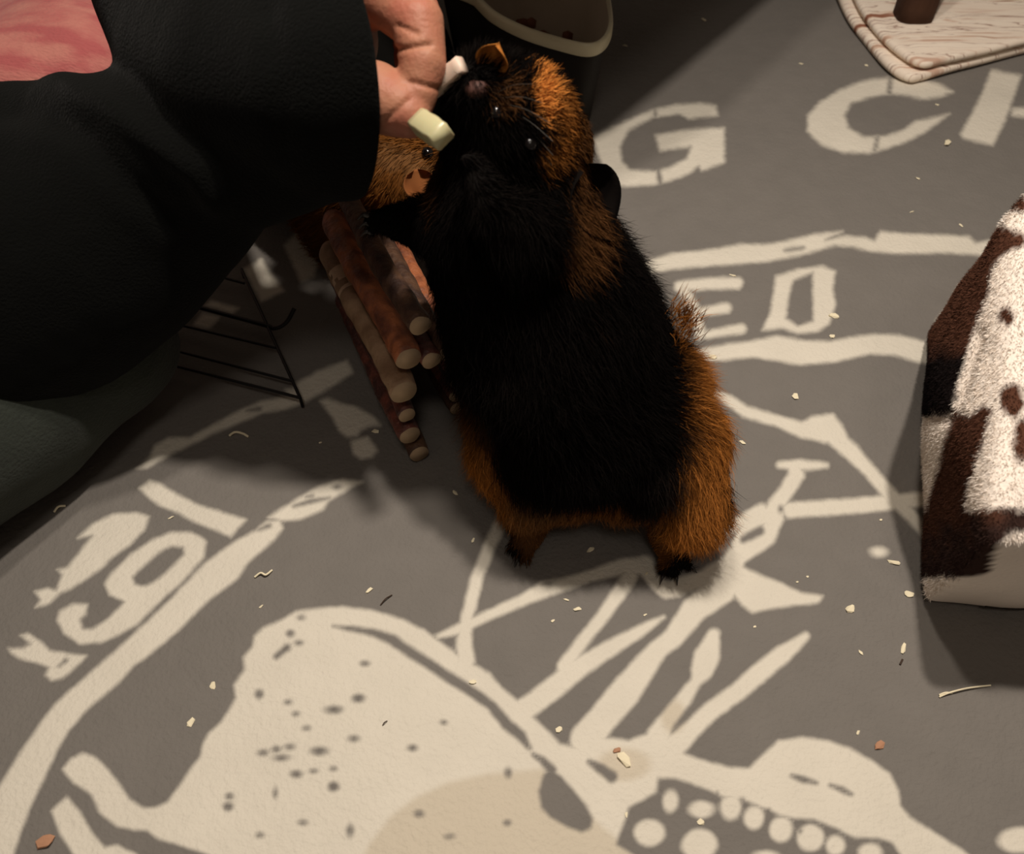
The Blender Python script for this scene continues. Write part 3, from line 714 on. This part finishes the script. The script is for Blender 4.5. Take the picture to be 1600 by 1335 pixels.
for k, (e, z, r, kind) in enumerate(prof):
    c0 = Vector((B0.x, B0.y, 0)) + be * e + Vector((0, 0, z)); ln = 14.3 + random.uniform(-.5, .5); st = random.uniform(-.25, .25) + (2.4 if k >= 8 else 0); ln -= 4.4 if k >= 8 else 0
    bm = bmesh.new(); nseg, nr = 44, 20; rings = []
    ph = random.random() * 9
    for i in range(nseg + 1):
        t = i / nseg; c = c0 + bd * (st + ln * t) + be * (.10 * math.sin(t * 5 + ph)) + Vector((0, 0, .06 * math.sin(t * 7 + ph)))
        knot = 1 + .10 * math.exp(-((t - .35 - .3 * math.sin(ph)) / .03) ** 2)
        rings.append([bm.verts.new(c + (be * math.cos(2 * math.pi * j / nr) + Vector((0, 0, 1)) * math.sin(2 * math.pi * j / nr)) * (r * knot * (1 + .12 * noise.noise(Vector((math.cos(2 * math.pi * j / nr) * 1.4, math.sin(2 * math.pi * j / nr) * 1.4, t * 14 + ph)))) * (.95 if i in (0, nseg) else 1))) for j in range(nr)])
    for a, b_ in zip(rings[:-1], rings[1:]):
        for j in range(nr): bm.faces.new((a[j], b_[j], b_[(j + 1) % nr], a[(j + 1) % nr]))
    f0 = bm.faces.new(rings[0]); f1 = bm.faces.new(rings[-1][::-1]); f0.material_index = 1; f1.material_index = 1
    if kind == 'cream':
        for f_ in bm.faces:
            q = (f_.calc_center_median() - c0); t = q.dot(bd) / ln
            if .64 < t < .80 and q.z > -.1 and len(f_.verts) == 4 and noise.noise(f_.calc_center_median() * 1.3) > -.35: f_.material_index = 2
    bmesh.ops.recalc_face_normals(bm, faces=bm.faces)
    mm = bpy.data.meshes.new('stick'); bm.to_mesh(mm); bm.free(); to_m(mm)
    mm.materials.append(barks[kind]); mm.materials.append(m_cut); mm.materials.append(m_bare)
    o = link('stick', mm, None, br)
    if kind == 'cream': o['label'] = 'peeled pale stick with a gnawed white patch'
    if kind == 'orange' and k == 4: o['label'] = 'orange-brown bark stick'

# ------------------------------------------------------------------ black wire rack on the blanket
m_wire = mat('black_wire', (0.008, 0.007, 0.007), 0.45, 0.4)
rk = thing('wire_rack', 'black wire rack lying on the blanket under the sleeve', 'rack', at_z(465, 620, 0))
def W(px, py, z=.9): return at_z(px, py, z)
def ext(a, b_, t): return a + (b_ - a) * t
tube('frame_wire', [W(469, 622), ext(W(469, 622), W(379, 424), 1.02)], .11, m_wire, rk)
for (a, b_) in (((457, 596), (259, 544)), ((469, 622), (278, 573)), ((431, 544), (298, 512)), ((382, 443), (360, 437))):
    A, B_ = W(*a), W(*b_); E = A + (B_ - A).normalized() * 19
    tube('wire', [A, E], .10 if a[0] != 469 else .11, m_wire, rk)
hk = smooth_path([ext(W(428, 513), W(314, 482), 1.9), W(402, 505), W(428, 513, .9), W(447, 504, 1.2), W(460, 482, 1.9)], 8)
tube('wire_hook', hk, .16, m_wire, rk)
A = W(469, 622); E = A + (W(278, 573) - A).normalized() * 19; Fv = ext(W(469, 622), W(379, 424), 1.02) - W(469, 622)
tube('frame_wire', [E, E + Fv], .11, m_wire, rk)
for q in (A, ext(A, W(379, 424), 1.02), E, E + Fv):
    tube('foot', [q, Vector((q.x, q.y, .05))], .11, m_wire, rk)

# ------------------------------------------------------------------ plush house at the right
m_plush = mat('plush_pile', (0.8, 0.75, 0.7), 0.9, 0.05, attr='tint')
m_plushb = mat('plush_backing', (0.8, 0.75, 0.7), 0.95, 0.05, attr='tint', bump=0.4, bump_scale=500)
hs = thing('plush_house', 'white plush pet house with brown and black cow patches at right edge', 'pet house', (36, 32, 0))
bm = bmesh.new()
pts = [(22.9, 22.2, .1), at_z(1480, 905, 5), at_z(1546, 850, 11), (25.8, 31, .1), at_z(1455, 660, 7.5), at_z(1463, 560, 10.5), at_z(1508, 470, 13.5), at_z(1558, 388, 16), at_z(1596, 322, 17.5), (30, 44, .1),
       (48, 21, .1), (48, 19, 12), (52, 44, .1), (46, 40, 22), (33, 41, 22), (50, 36, 19), (44, 28, 19)]
for p in pts: bm.verts.new(Vector(p))
bmesh.ops.convex_hull(bm, input=bm.verts[:])
for v in [v for v in bm.verts if not v.link_faces]: bm.verts.remove(v)
hm_ = remesh(bm, .32, 9)
V = get_np(hm_); Vn = unit(np.array([v.normal[:] for v in hm_.vertices]))
V = V + Vn * (noise3(V, .18, 2) * .5)[:, None]
qx, qy = project(V)
V = fold(V, Vn, qx, qy, [(1455, 655), (1490, 650), (1505, 600), (1530, 520)], -.35, 9)
V[:, 2] = np.maximum(V[:, 2], .05); set_np(hm_, V)
BRN = np.array((0.085, 0.036, 0.022)); BLK = np.array((0.010, 0.007, 0.007)); WHT = np.array((0.86, 0.78, 0.70))
p_strip = ((1594,361),(1603,383),(1570,396),(1551,420),(1545,458),(1513,544),(1497,598),(1489,647),(1430,652),(1430,604),(1435,550),(1440,486),(1490,410),(1545,350))
p_main = ((1494,640),(1516,652),(1537,633),(1551,642),(1537,690),(1516,755),(1508,793),(1516,801),(1543,793),(1640,801),(1630,820),(1570,836),(1554,863),(1546,895),(1521,900),(1425,904),(1425,874),(1440,820),(1457,766),(1473,712),(1486,652))
spots = [(1572,493,11,14),(1583,625,19,26),(1598,690,15,36),(1592,318,16,14)]
def plush_col(P):
    x, y = project(P); n_ = noise3(P, 1.2, 4) * 7
    cols = np.tile(WHT, (len(P), 1)) * (1 + .06 * noise3(P, .5, 8))[:, None]
    front = (P[:, 0] < 34)
    def paint(dist, col):
        a = np.clip(dist / 5 + .5, 0, 1) * front
        cols[:] = cols * (1 - a[:, None]) + col * a[:, None] if np.ndim(col) == 1 else cols * (1 - a[:, None]) + col * a[:, None]
    blk = np.clip((y - 535) / 30 + n_ / 14, 0, 1)[:, None]
    paint(sdf(x, y, 'poly', p_strip) + n_ * .4, BRN * (1 - blk) + BLK * blk)
    k2 = np.clip((y - 800) / 60 + (x - 1500) / 130 + n_ / 10, 0, .75)[:, None]
    paint(sdf(x, y, 'poly', p_main) + n_ * .4, BRN * (1 - k2) + BLK * 2 * k2)
    for s_ in spots: paint(sdf(x, y, 'ell', s_) + n_ * .4, BRN)
    a = np.clip((noise3(P, .11, 50) - .08) * 16, 0, 1) * (x > 1625)
    return np.clip(cols * (1 - a[:, None]) + BRN * a[:, None], 0, 1)
P, Nn = sample(hm_, 270000)
_x, _y = project(P); smooth_zone = (Nn[:, 1] < -.75) & (Nn[:, 2] < .25) & (P[:, 2] < 11.5) | (P[:, 2] < .5) | (P[:, 0] > 40) & (rng.random(len(P)) < .6) | (Nn[:, 1] > .6)
P, Nn = P[~smooth_zone], Nn[~smooth_zone]
D0 = unit(Nn + np.array((0, -.2, -.45)) + rng.normal(size=P.shape) * .35)
D1 = unit(Nn * .5 + np.array((0, -.3, -.6)) + rng.normal(size=P.shape) * .6)
cols = plush_col(P + rng.normal(size=P.shape) * .05) * (1 + (rng.random((len(P), 1)) - .5) * .25)
f_ = link('pile', strands(P, D0, D1, .28 * (.6 + .5 * rng.random(len(P))), .018, np.clip(cols, 0, 1), 'pile'), m_plush, hs, False); f_['kind'] = 'stuff'
vert_colors(hm_, plush_col(get_np(hm_))); to_m(hm_); hm_.materials.clear(); link('shell', hm_, m_plushb, hs)
m_seam = mat('dark_seam', (0.02, 0.015, 0.012), 0.8)
bv = BVHTree.FromPolygons([v.co for v in hm_.vertices], [tuple(p.vertices) for p in hm_.polygons])
sp_ = []
for px, py in ((1540, 950), (1556, 948), (1566, 940), (1574, 951), (1590, 955), (1606, 957)):
    h = bv.find_nearest(at_z(px, py, .6) * SC)
    sp_.append(h[0] / SC + h[1] * .03)
tube('seam', smooth_path(sp_, 5), .07, m_seam, hs)

# ------------------------------------------------------------------ folded wood-grain mats at top right and the little platform on them
mm_ = bpy.data.materials.new('grain_print'); mm_.use_nodes = True
nt = mm_.node_tree; N = nt.nodes; L = nt.links; b = N['Principled BSDF']; b.inputs['Roughness'].default_value = .85; b.inputs['Specular IOR Level'].default_value = .15
tc = N.new('ShaderNodeTexCoord'); mp = N.new('ShaderNodeMapping'); mp.inputs['Rotation'].default_value = (0, 0, R(-28)); mp.inputs['Scale'].default_value = (3.2, 34, 1)
L.new(tc.outputs['Object'], mp.inputs['Vector'])
wv = N.new('ShaderNodeTexNoise'); wv.inputs['Scale'].default_value = 2.2; wv.inputs['Detail'].default_value = 5; wv.inputs['Distortion'].default_value = .8
L.new(mp.outputs['Vector'], wv.inputs['Vector'])
cr = N.new('ShaderNodeValToRGB'); L.new(wv.outputs['Fac'], cr.inputs['Fac']); cr.color_ramp.elements[0].position = .30
cr.color_ramp.elements[0].color = (.30, .13, .08, 1); cr.color_ramp.elements[1].position = .66; cr.color_ramp.elements[1].color = (.62, .42, .32, 1)
for pos, c_ in ((.36, (.70, .50, .38, 1)), (.40, (.90, .80, .68, 1)), (.475, (.90, .79, .67, 1)), (.49, (.28, .13, .09, 1)), (.505, (.90, .79, .67, 1)), (.60, (.86, .74, .62, 1))):
    e_ = cr.color_ramp.elements.new(pos); e_.color = c_
L.new(cr.outputs['Color'], b.inputs['Base Color'])
def mat_layer(outline, z0, z1, name, label):
    """a soft padded sheet with rounded edges"""
    path = smooth_path(outline + [outline[0]], 6)[:-1]
    cen = sum((Vector(p) for p in path), Vector()) / len(path)
    bm = bmesh.new(); rings = []
    th = z1 - z0
    for ins, zz in ((.5, z0), (.1, z0 + th * .15), (0, z0 + th * .5), (.1, z0 + th * .85), (.5, z1), (1.6, z1 - .08), (2.4, z1 + .05)):
        ring = []
        for i, p in enumerate(path):
            q = Vector((p.x, p.y, 0)); d_ = (Vector((cen.x, cen.y, 0)) - q).normalized()
            ring.append(bm.verts.new(q + d_ * ins + Vector((0, 0, zz + .12 * noise.noise(Vector((p.x * .15, p.y * .15, zz)))))))
        rings.append(ring)
    n_ = len(path)
    for a, c_ in zip(rings[:-1], rings[1:]):
        for j in range(n_): bm.faces.new((a[j], a[(j + 1) % n_], c_[(j + 1) % n_], c_[j]))
    f_ = bm.faces.new(rings[-1]); bmesh.ops.triangulate(bm, faces=[f_]); bm.faces.new(rings[0][::-1])
    bmesh.ops.recalc_face_normals(bm, faces=bm.faces)
    me_ = bpy.data.meshes.new(name); bm.to_mesh(me_); bm.free(); to_m(me_)
    return tag(link(name, me_, mm_), label, 'mat', 'folded wood grain mats')
def G(px, py, z): p = at_z(px, py, z); return Vector((p.x, p.y, 0))
o1 = [G(1296, -40, .6), G(1318, 18, .6), G(1348, 62, .6), G(1385, 104, .6), G(1418, 123, .6), G(1445, 121, .6), G(1510, 103, .6), G(1620, 75, .6), G(1760, 45, .6), Vector((80, 120, 0)), Vector((42, 128, 0))]
o2 = [G(1318, -40, 1.7), G(1340, 10, 1.7), G(1368, 50, 1.7), G(1405, 84, 1.7), G(1440, 103, 1.7), G(1475, 97, 1.7), G(1540, 82, 1.7), G(1640, 58, 1.7), G(1770, 30, 1.7), Vector((78, 118, 0)), Vector((44, 125, 0))]
mat_layer(o1, .15, 1.1, 'padded_mat', 'cream wood-grain print mat lying on the blanket, lower of the two layers')
mat_layer(o2, 1.32, 2.1, 'padded_mat', 'cream wood-grain print mat on top of the other, under the wooden leg')
m_dkw = mat('dark_bark_wood', (0.055, 0.025, 0.014), 0.75, 0.2, noise_amt=0.4, noise_scale=60, bump=0.7, bump_scale=160, stretch=(1, 1, .3))
lf = at_z(1432, 38, 2.1)
pf = thing('wooden_platform', 'small dark wooden platform, one leg standing on the top mat', 'platform', (lf.x, lf.y, 2.1))
def post(x, y, r, z0, z1):
    bm = bmesh.new(); rings = []
    for i in range(9):
        t = i / 8
        rings.append([bm.verts.new(Vector((x + (r * (1 + .08 * noise.noise(Vector((a * 1.3, t * 4, x))))) * math.copysign(abs(math.cos(a)) ** .6, math.cos(a)), y + r * math.copysign(abs(math.sin(a)) ** .6, math.sin(a)), z0 + (z1 - z0) * t))) for a in [math.pi * 2 * j / 24 for j in range(24)]])
    for a, c_ in zip(rings[:-1], rings[1:]):
        for j in range(24): bm.faces.new((a[j], a[(j + 1) % 24], c_[(j + 1) % 24], c_[j]))
    bm.faces.new(rings[0][::-1]); bm.faces.new(rings[-1])
    me_ = bpy.data.meshes.new('leg'); bm.to_mesh(me_); bm.free(); to_m(me_); link('leg', me_, m_dkw, pf, True)
for dx, dy in ((0, 0), (22, 6), (-3, 20), (20, 25)): post(lf.x + dx, lf.y + dy + 1.6, 1.85, 2.2, 14)
v, f = slab([(lf.x - 3, lf.y - .5), (lf.x + 25, lf.y + 5), (lf.x + 22, lf.y + 30), (lf.x - 6, lf.y + 25)], 14, 15.4)
link('platform_board', mesh_from('platform_board', v, f), m_dkw, pf, False)

# ------------------------------------------------------------------ plastic tub on black cloth at the top
m_tub = mat('cloudy_plastic', (0.62, 0.56, 0.38), 0.35, 0.4, alpha=1.0, noise_amt=.1, noise_scale=30)
m_tubout = mat('dark_plastic', (0.015, 0.012, 0.010), 0.6, 0.15)
m_tubin = mat('cloudy_plastic_inside', (0.5, 0.42, 0.33), 0.5, 0.3, noise_amt=.15, noise_scale=30)
m_dark = mat('black_cloth', (0.004, 0.0035, 0.003), 0.95, 0.05, bump=.4, bump_scale=300)
tub = thing('plastic_tub', 'cloudy yellowish plastic tub with rolled rim near the top edge', 'tub', (2, 85, 3))
def Q(px, py): return at_z(px, py, 9.2)
rimp = [Q(738, -8), Q(768, 20), Q(815, 44), Q(868, 61), Q(918, 72), Q(944, 64), Q(957, 42), Q(957, 15), Q(948, -25)]
e0 = rimp[-1]; s0 = rimp[0]
rimp += [Vector((e0.x - 1, e0.y + 6, 9.2)), Vector((e0.x - 7, e0.y + 11, 9.2)), Vector((s0.x + 2, s0.y + 15, 9.2)), Vector((s0.x - 3, s0.y + 10, 9.2)), Vector((s0.x - 3.5, s0.y + 4, 9.2))]
rp = smooth_path(rimp + [rimp[0]], 6)[:-1]; rc = sum(rp, Vector()) / len(rp)
def tub_ring(k, z, inn=0):
    out = []
    for p in rp:
        q = Vector((p.x - rc.x, p.y - rc.y, 0)); out.append(Vector((rc.x, rc.y, z)) + q * k - q.normalized() * inn)
    return out
def loft(name, ringlist, m, parent, cap=True):
    bm = bmesh.new(); rr = [[bm.verts.new(p) for p in r] for r in ringlist]; n_ = len(rr[0])
    for a, c_ in zip(rr[:-1], rr[1:]):
        for j in range(n_): bm.faces.new((a[j], a[(j + 1) % n_], c_[(j + 1) % n_], c_[j]))
    if cap: bm.faces.new(rr[-1])
    bmesh.ops.recalc_face_normals(bm, faces=bm.faces)
    me_ = bpy.data.meshes.new(name); bm.to_mesh(me_); bm.free(); to_m(me_); return link(name, me_, m, parent)
loft('rim', [tub_ring(1, 9.2, .5), tub_ring(1, 9.35, .3), tub_ring(1, 9.3, .05), tub_ring(1, 9.0, 0), tub_ring(1, 8.3, .02), tub_ring(1, 8.2, .15), tub_ring(1, 8.3, .3), tub_ring(1, 8.9, .45)], m_tub, tub, False)
loft('outer_wall', [tub_ring(1, 8.4, .42), tub_ring(.97, 7.0, .44), tub_ring(.86, .2, .44), tub_ring(.84, .06, .6)], m_tubout, tub)
loft('inner_wall', [tub_ring(1, 9.15, .5), tub_ring(.97, 8.0, .5), tub_ring(.86, .3, .5), tub_ring(.84, .1, .7)], m_tubin, tub)
m_food = mat('brown_feed', (0.20, 0.08, 0.045), 0.8, 0.2)
foodbm = bmesh.new()
for k in range(70):
    a = random.random() * 6.28; rr_ = math.sqrt(random.random())
    i = int(a / 6.28 * len(rp)); q = tub_ring(.80, 3.5, 2.0)[i]
    c = Vector((rc.x, rc.y, 0)).lerp(q, rr_); c.z = .8 + random.random() * 4.6 * (1 - rr_ * .4)
    add_sphere(foodbm, c, (random.uniform(.5, 1.0), random.uniform(.5, .9), random.uniform(.4, .7)), sub=1)
fm = bpy.data.meshes.new('feed'); foodbm.to_mesh(fm); foodbm.free(); to_m(fm)
fo = link('brown_feed', fm, m_food); tag(fo, 'heap of brown feed lying in the plastic tub', 'feed', kind='stuff')
bm = bmesh.new()
add_sphere(bm, (-13, 80, 0.9), (7.5, 12, 7.4)); add_sphere(bm, (-22, 92, 2), (12, 12, 8))
cm_ = remesh(bm, .5, 12); V = get_np(cm_); V[:, 0:3] += (noise3(V, .14, 6) * 1.0)[:, None] * np.array((0, 0, 1)); V[:, 2] = np.maximum(V[:, 2], .08)
set_np(cm_, V * SC); cm_.materials.clear(); tag(link('black_cloth', cm_, m_dark), 'crumpled black cloth left of the plastic tub', 'cloth')

# ------------------------------------------------------------------ pink fleece at top left
m_pink = mat('pink_fleece', (0.50, 0.13, 0.13), 0.95, 0.05, sheen=.2, col2=(0.62, 0.24, 0.20), noise_scale=26, bump=0.7, bump_scale=240, stretch=(1, 3, 1))
bm = bmesh.new(); pc = at_z(50, 30, 9)
add_sphere(bm, (pc.x, pc.y, 5), (10, 10, 6.5)); add_sphere(bm, (pc.x - 12, pc.y + 4, 5), (14, 13, 8)); add_sphere(bm, (pc.x + 1, pc.y + 11, 4), (9, 9, 6))
pk = remesh(bm, .5, 10); V = get_np(pk); Vn = unit(np.array([v.normal[:] for v in pk.vertices])); V = V + Vn * (noise3(V, .13, 15) * 1.6)[:, None]; V[:, 2] = np.maximum(V[:, 2], .05)
set_np(pk, V * SC); pk.materials.clear(); tag(link('pink_fleece_heap', pk, m_pink), 'heaped pink fleece in the top left corner behind the sleeve', 'fleece')

# ------------------------------------------------------------------ shavings, crumbs and straw on the blanket
m_chip = mat('pale_chip', (0.80, 0.72, 0.52), 0.7, 0.2, noise_amt=.15, noise_scale=300)
m_chipb = mat('brown_chip', (0.42, 0.22, 0.13), 0.7, 0.2, noise_amt=.2, noise_scale=300)
m_dfib = mat('dark_fibre', (0.05, 0.03, 0.02), 0.8)
def bz(p): return float(blanket_z(p.x, p.y))
def chip(px, py, r, ang, ratio, label, m=m_chip, name='wood_shaving', cat='shaving'):
    p = at_z(px, py, 0); rad = .82 * r / (F_PX / (p - Vector((0, 0, CAM_H))).length)
    bm = bmesh.new(); rs = random.Random(int(px * 7 + py))
    for k in range(13):
        a = k * 2.4 + rs.random(); u = rs.uniform(.65, 1)
        v = Vector((math.cos(a) * u, math.sin(a) * u * ratio, rs.uniform(0, .55) * (.5 + ratio * .5)))
        bm.verts.new(Matrix.Rotation(ang, 3, 'Z') @ v * rad)
    bmesh.ops.convex_hull(bm, input=bm.verts[:])
    for v in [v for v in bm.verts if not v.link_faces]: bm.verts.remove(v)
    me_ = bpy.data.meshes.new(name); bm.to_mesh(me_); bm.free(); to_m(me_)
    o = link(name, me_, m, None, False); o.location = Vector((p.x, p.y, bz(p) + .01)) * SC
    return tag(o, label, cat, 'shavings and crumbs on the blanket')
def fibre(pts, r, label, m=m_chip, name='straw', cat='straw'):
    P_ = [at_z(x, y, 0) for x, y in pts]
    P_ = [Vector((p.x, p.y, bz(p) + r + .02 + (.12 if 0 < i < len(P_) - 1 else 0))) for i, p in enumerate(P_)]
    base = P_[0].copy(); o = tube(name, [p - base for p in smooth_path(P_, 5)], r, m); o.location = base * SC
    return tag(o, label, cat, 'shavings and crumbs on the blanket')
CH = [
 (1480,224,11,.9,.5,'pale pointed wood chip below the right end of the letter C'), (1434,280,6,-.9,.35,'thin sliver of shaving in the grey below the letter C'),
 (1465,162,4,-.6,.5,'tiny white crumb in the mouth of the letter C'), (1353,102,4,-.6,.5,'tiny white crumb above the letter C'), (1252,98,4,-.5,.4,'faint thin crumb left of the letter C, above it'),
 (1303,494,10,-.4,.6,'white ragged chip on the right edge of the letter D'), (1300,526,6,.2,.8,'small white crumb just under the letter D'),
 (1243,620,9,1.2,.8,'white knobbly chip in the grey below the lower banner line'), (1160,692,8,-.8,.45,'small white rod of shaving beside the pig flank, under the jagged line'),
 (1397,879,13,-.3,.35,'long pale wood rod near the plush house corner, by the white dot'), (1421,929,10,-.1,.7,'yellowish chip right beside the bottom corner of the plush house'),
 (1328,952,10,.4,.8,'squarish cream chip in the grey right of the pointed fish shape'), (1412,1012,12,1.1,.4,'slender pale chip left of the plush house shadow'),
 (1346,1019,6,-1.0,.5,'small oval white grain left of the slender pale chip'), (1342,1144,6,.9,.45,'small white grain above the domed figure'),
 (1262,901,3,.2,.7,'speck of white crumb above the pointed fish tip, upper of two'), (1246,909,3,.2,.7,'speck of white crumb above the pointed fish tip, lower of two'),
 (923,858,9,.6,.5,'pale oval flake in the shadow between the pig feet'), (902,952,9,.1,.5,'thin pale shaving in the pig shadow, larger of the pair'), (885,937,7,-.4,.3,'curved thin shaving in the pig shadow, smaller of the pair'),
 (864,970,5,.6,.6,'tiny crumb at the left rim of the pig shadow'), (1008,960,5,.5,.4,'tiny crumb in the pig shadow by the leaf tip'), (577,921,9,.8,.45,'bright white grain just above the pale animal figure'),
 (587,674,9,.2,.55,'white chip beside the foot of the willow bridge'), (711,769,8,-.8,.5,'white crumb in the grey left of the pig belly'), (739,843,7,1.2,.45,'white grain left of the pale line by the pig left foot'),
 (333,1071,9,1.6,.7,'knobbly crumb in the grey left of the pale animal head'), (298,1128,10,1.3,.6,'bright white chip in the grey left of the pale animal body'),
 (738,1065,8,.1,.7,'white crumb on the dark line across the animal head'), (874,1139,9,.5,.6,'pale chip in the grey wedge at the base of the strokes'),
 (1095,1285,7,.3,.9,'round white crumb between the printed teeth'), (979,1273,6,1.4,.5,'white grain at the left end of the printed teeth'),
 (408,948,5,.8,.5,'tiny white crumb between the round band and the animal head'), (267,809,7,.5,.3,'thin sliver between the printed figures 9 and I'), (500,690,4,.4,.5,'tiny crumb in the grey left of the bridge foot'),
 (1145,430,8,-.4,.2,'thin sliver above the letter E'), (1115,558,10,.0,.6,'pale chip touching the pig flank on the lower banner line'), (1011,895,5,.7,.5,'tiny white grain at the toes of the pig right foot'),
 (1100,30,6,-.9,.5,'dim crumb in the dark corner right of the plastic tub, upper of two'), (977,70,5,-.2,.5,'dim crumb in the dark corner right of the plastic tub, lower of two'), (1377,812,4,.4,.6,'speck of crumb just above the white dot'),
 (1180,978,4,.4,.6,'speck of crumb below the pointed fish shape'), (1425,330,5,.4,.3,'faint sliver above the upper banner line'), (1502,352,6,1.9,.3,'white sliver at the left edge of the plush house top'),
]
for c_ in CH: chip(*c_)
chip(1375, 1165, 12, .6, .65, 'reddish brown wood chip above the domed figure', m_chipb)
chip(975, 1188, 17, -.9, .55, 'large cream flake with brown edge on the tan-tinted hub of the strokes')
chip(964, 1173, 8, .3, .7, 'small tan scrap touching the large cream flake', m_chipb)
chip(72, 1316, 16, .5, .7, 'brown crumb in the bottom left corner', m_chipb)
fibre([(1468,1089),(1482,1084),(1510,1077),(1548,1071)], .045, 'straw stalk lying across the plush house shadow')
fibre([(1468,1086),(1476,1084),(1488,1083)], .05, 'short split husk at the left end of the straw stalk')
fibre([(358,681),(368,677),(380,679),(388,682)], .08, 'curled pale shaving in the shadow edge under the wire rack')
fibre([(398,902),(408,897),(416,900),(425,891)], .06, 'crinkled pale thread right of the round band')
fibre([(84,800),(92,793),(102,790)], .07, 'short dim sliver in the shadow below the trouser leg')
fibre([(594,944),(602,936),(612,928)], .035, 'dark brown fibre above the pale animal figure', m_dfib)
fibre([(598,1134),(601,1131),(605,1127)], .025, 'tiny dark fibre on the pale animal figure', m_dfib)
fibre([(1407,1038),(1411,1030)], .05, 'small dark seed below the slender pale chip', m_dfib, 'seed', 'seed')
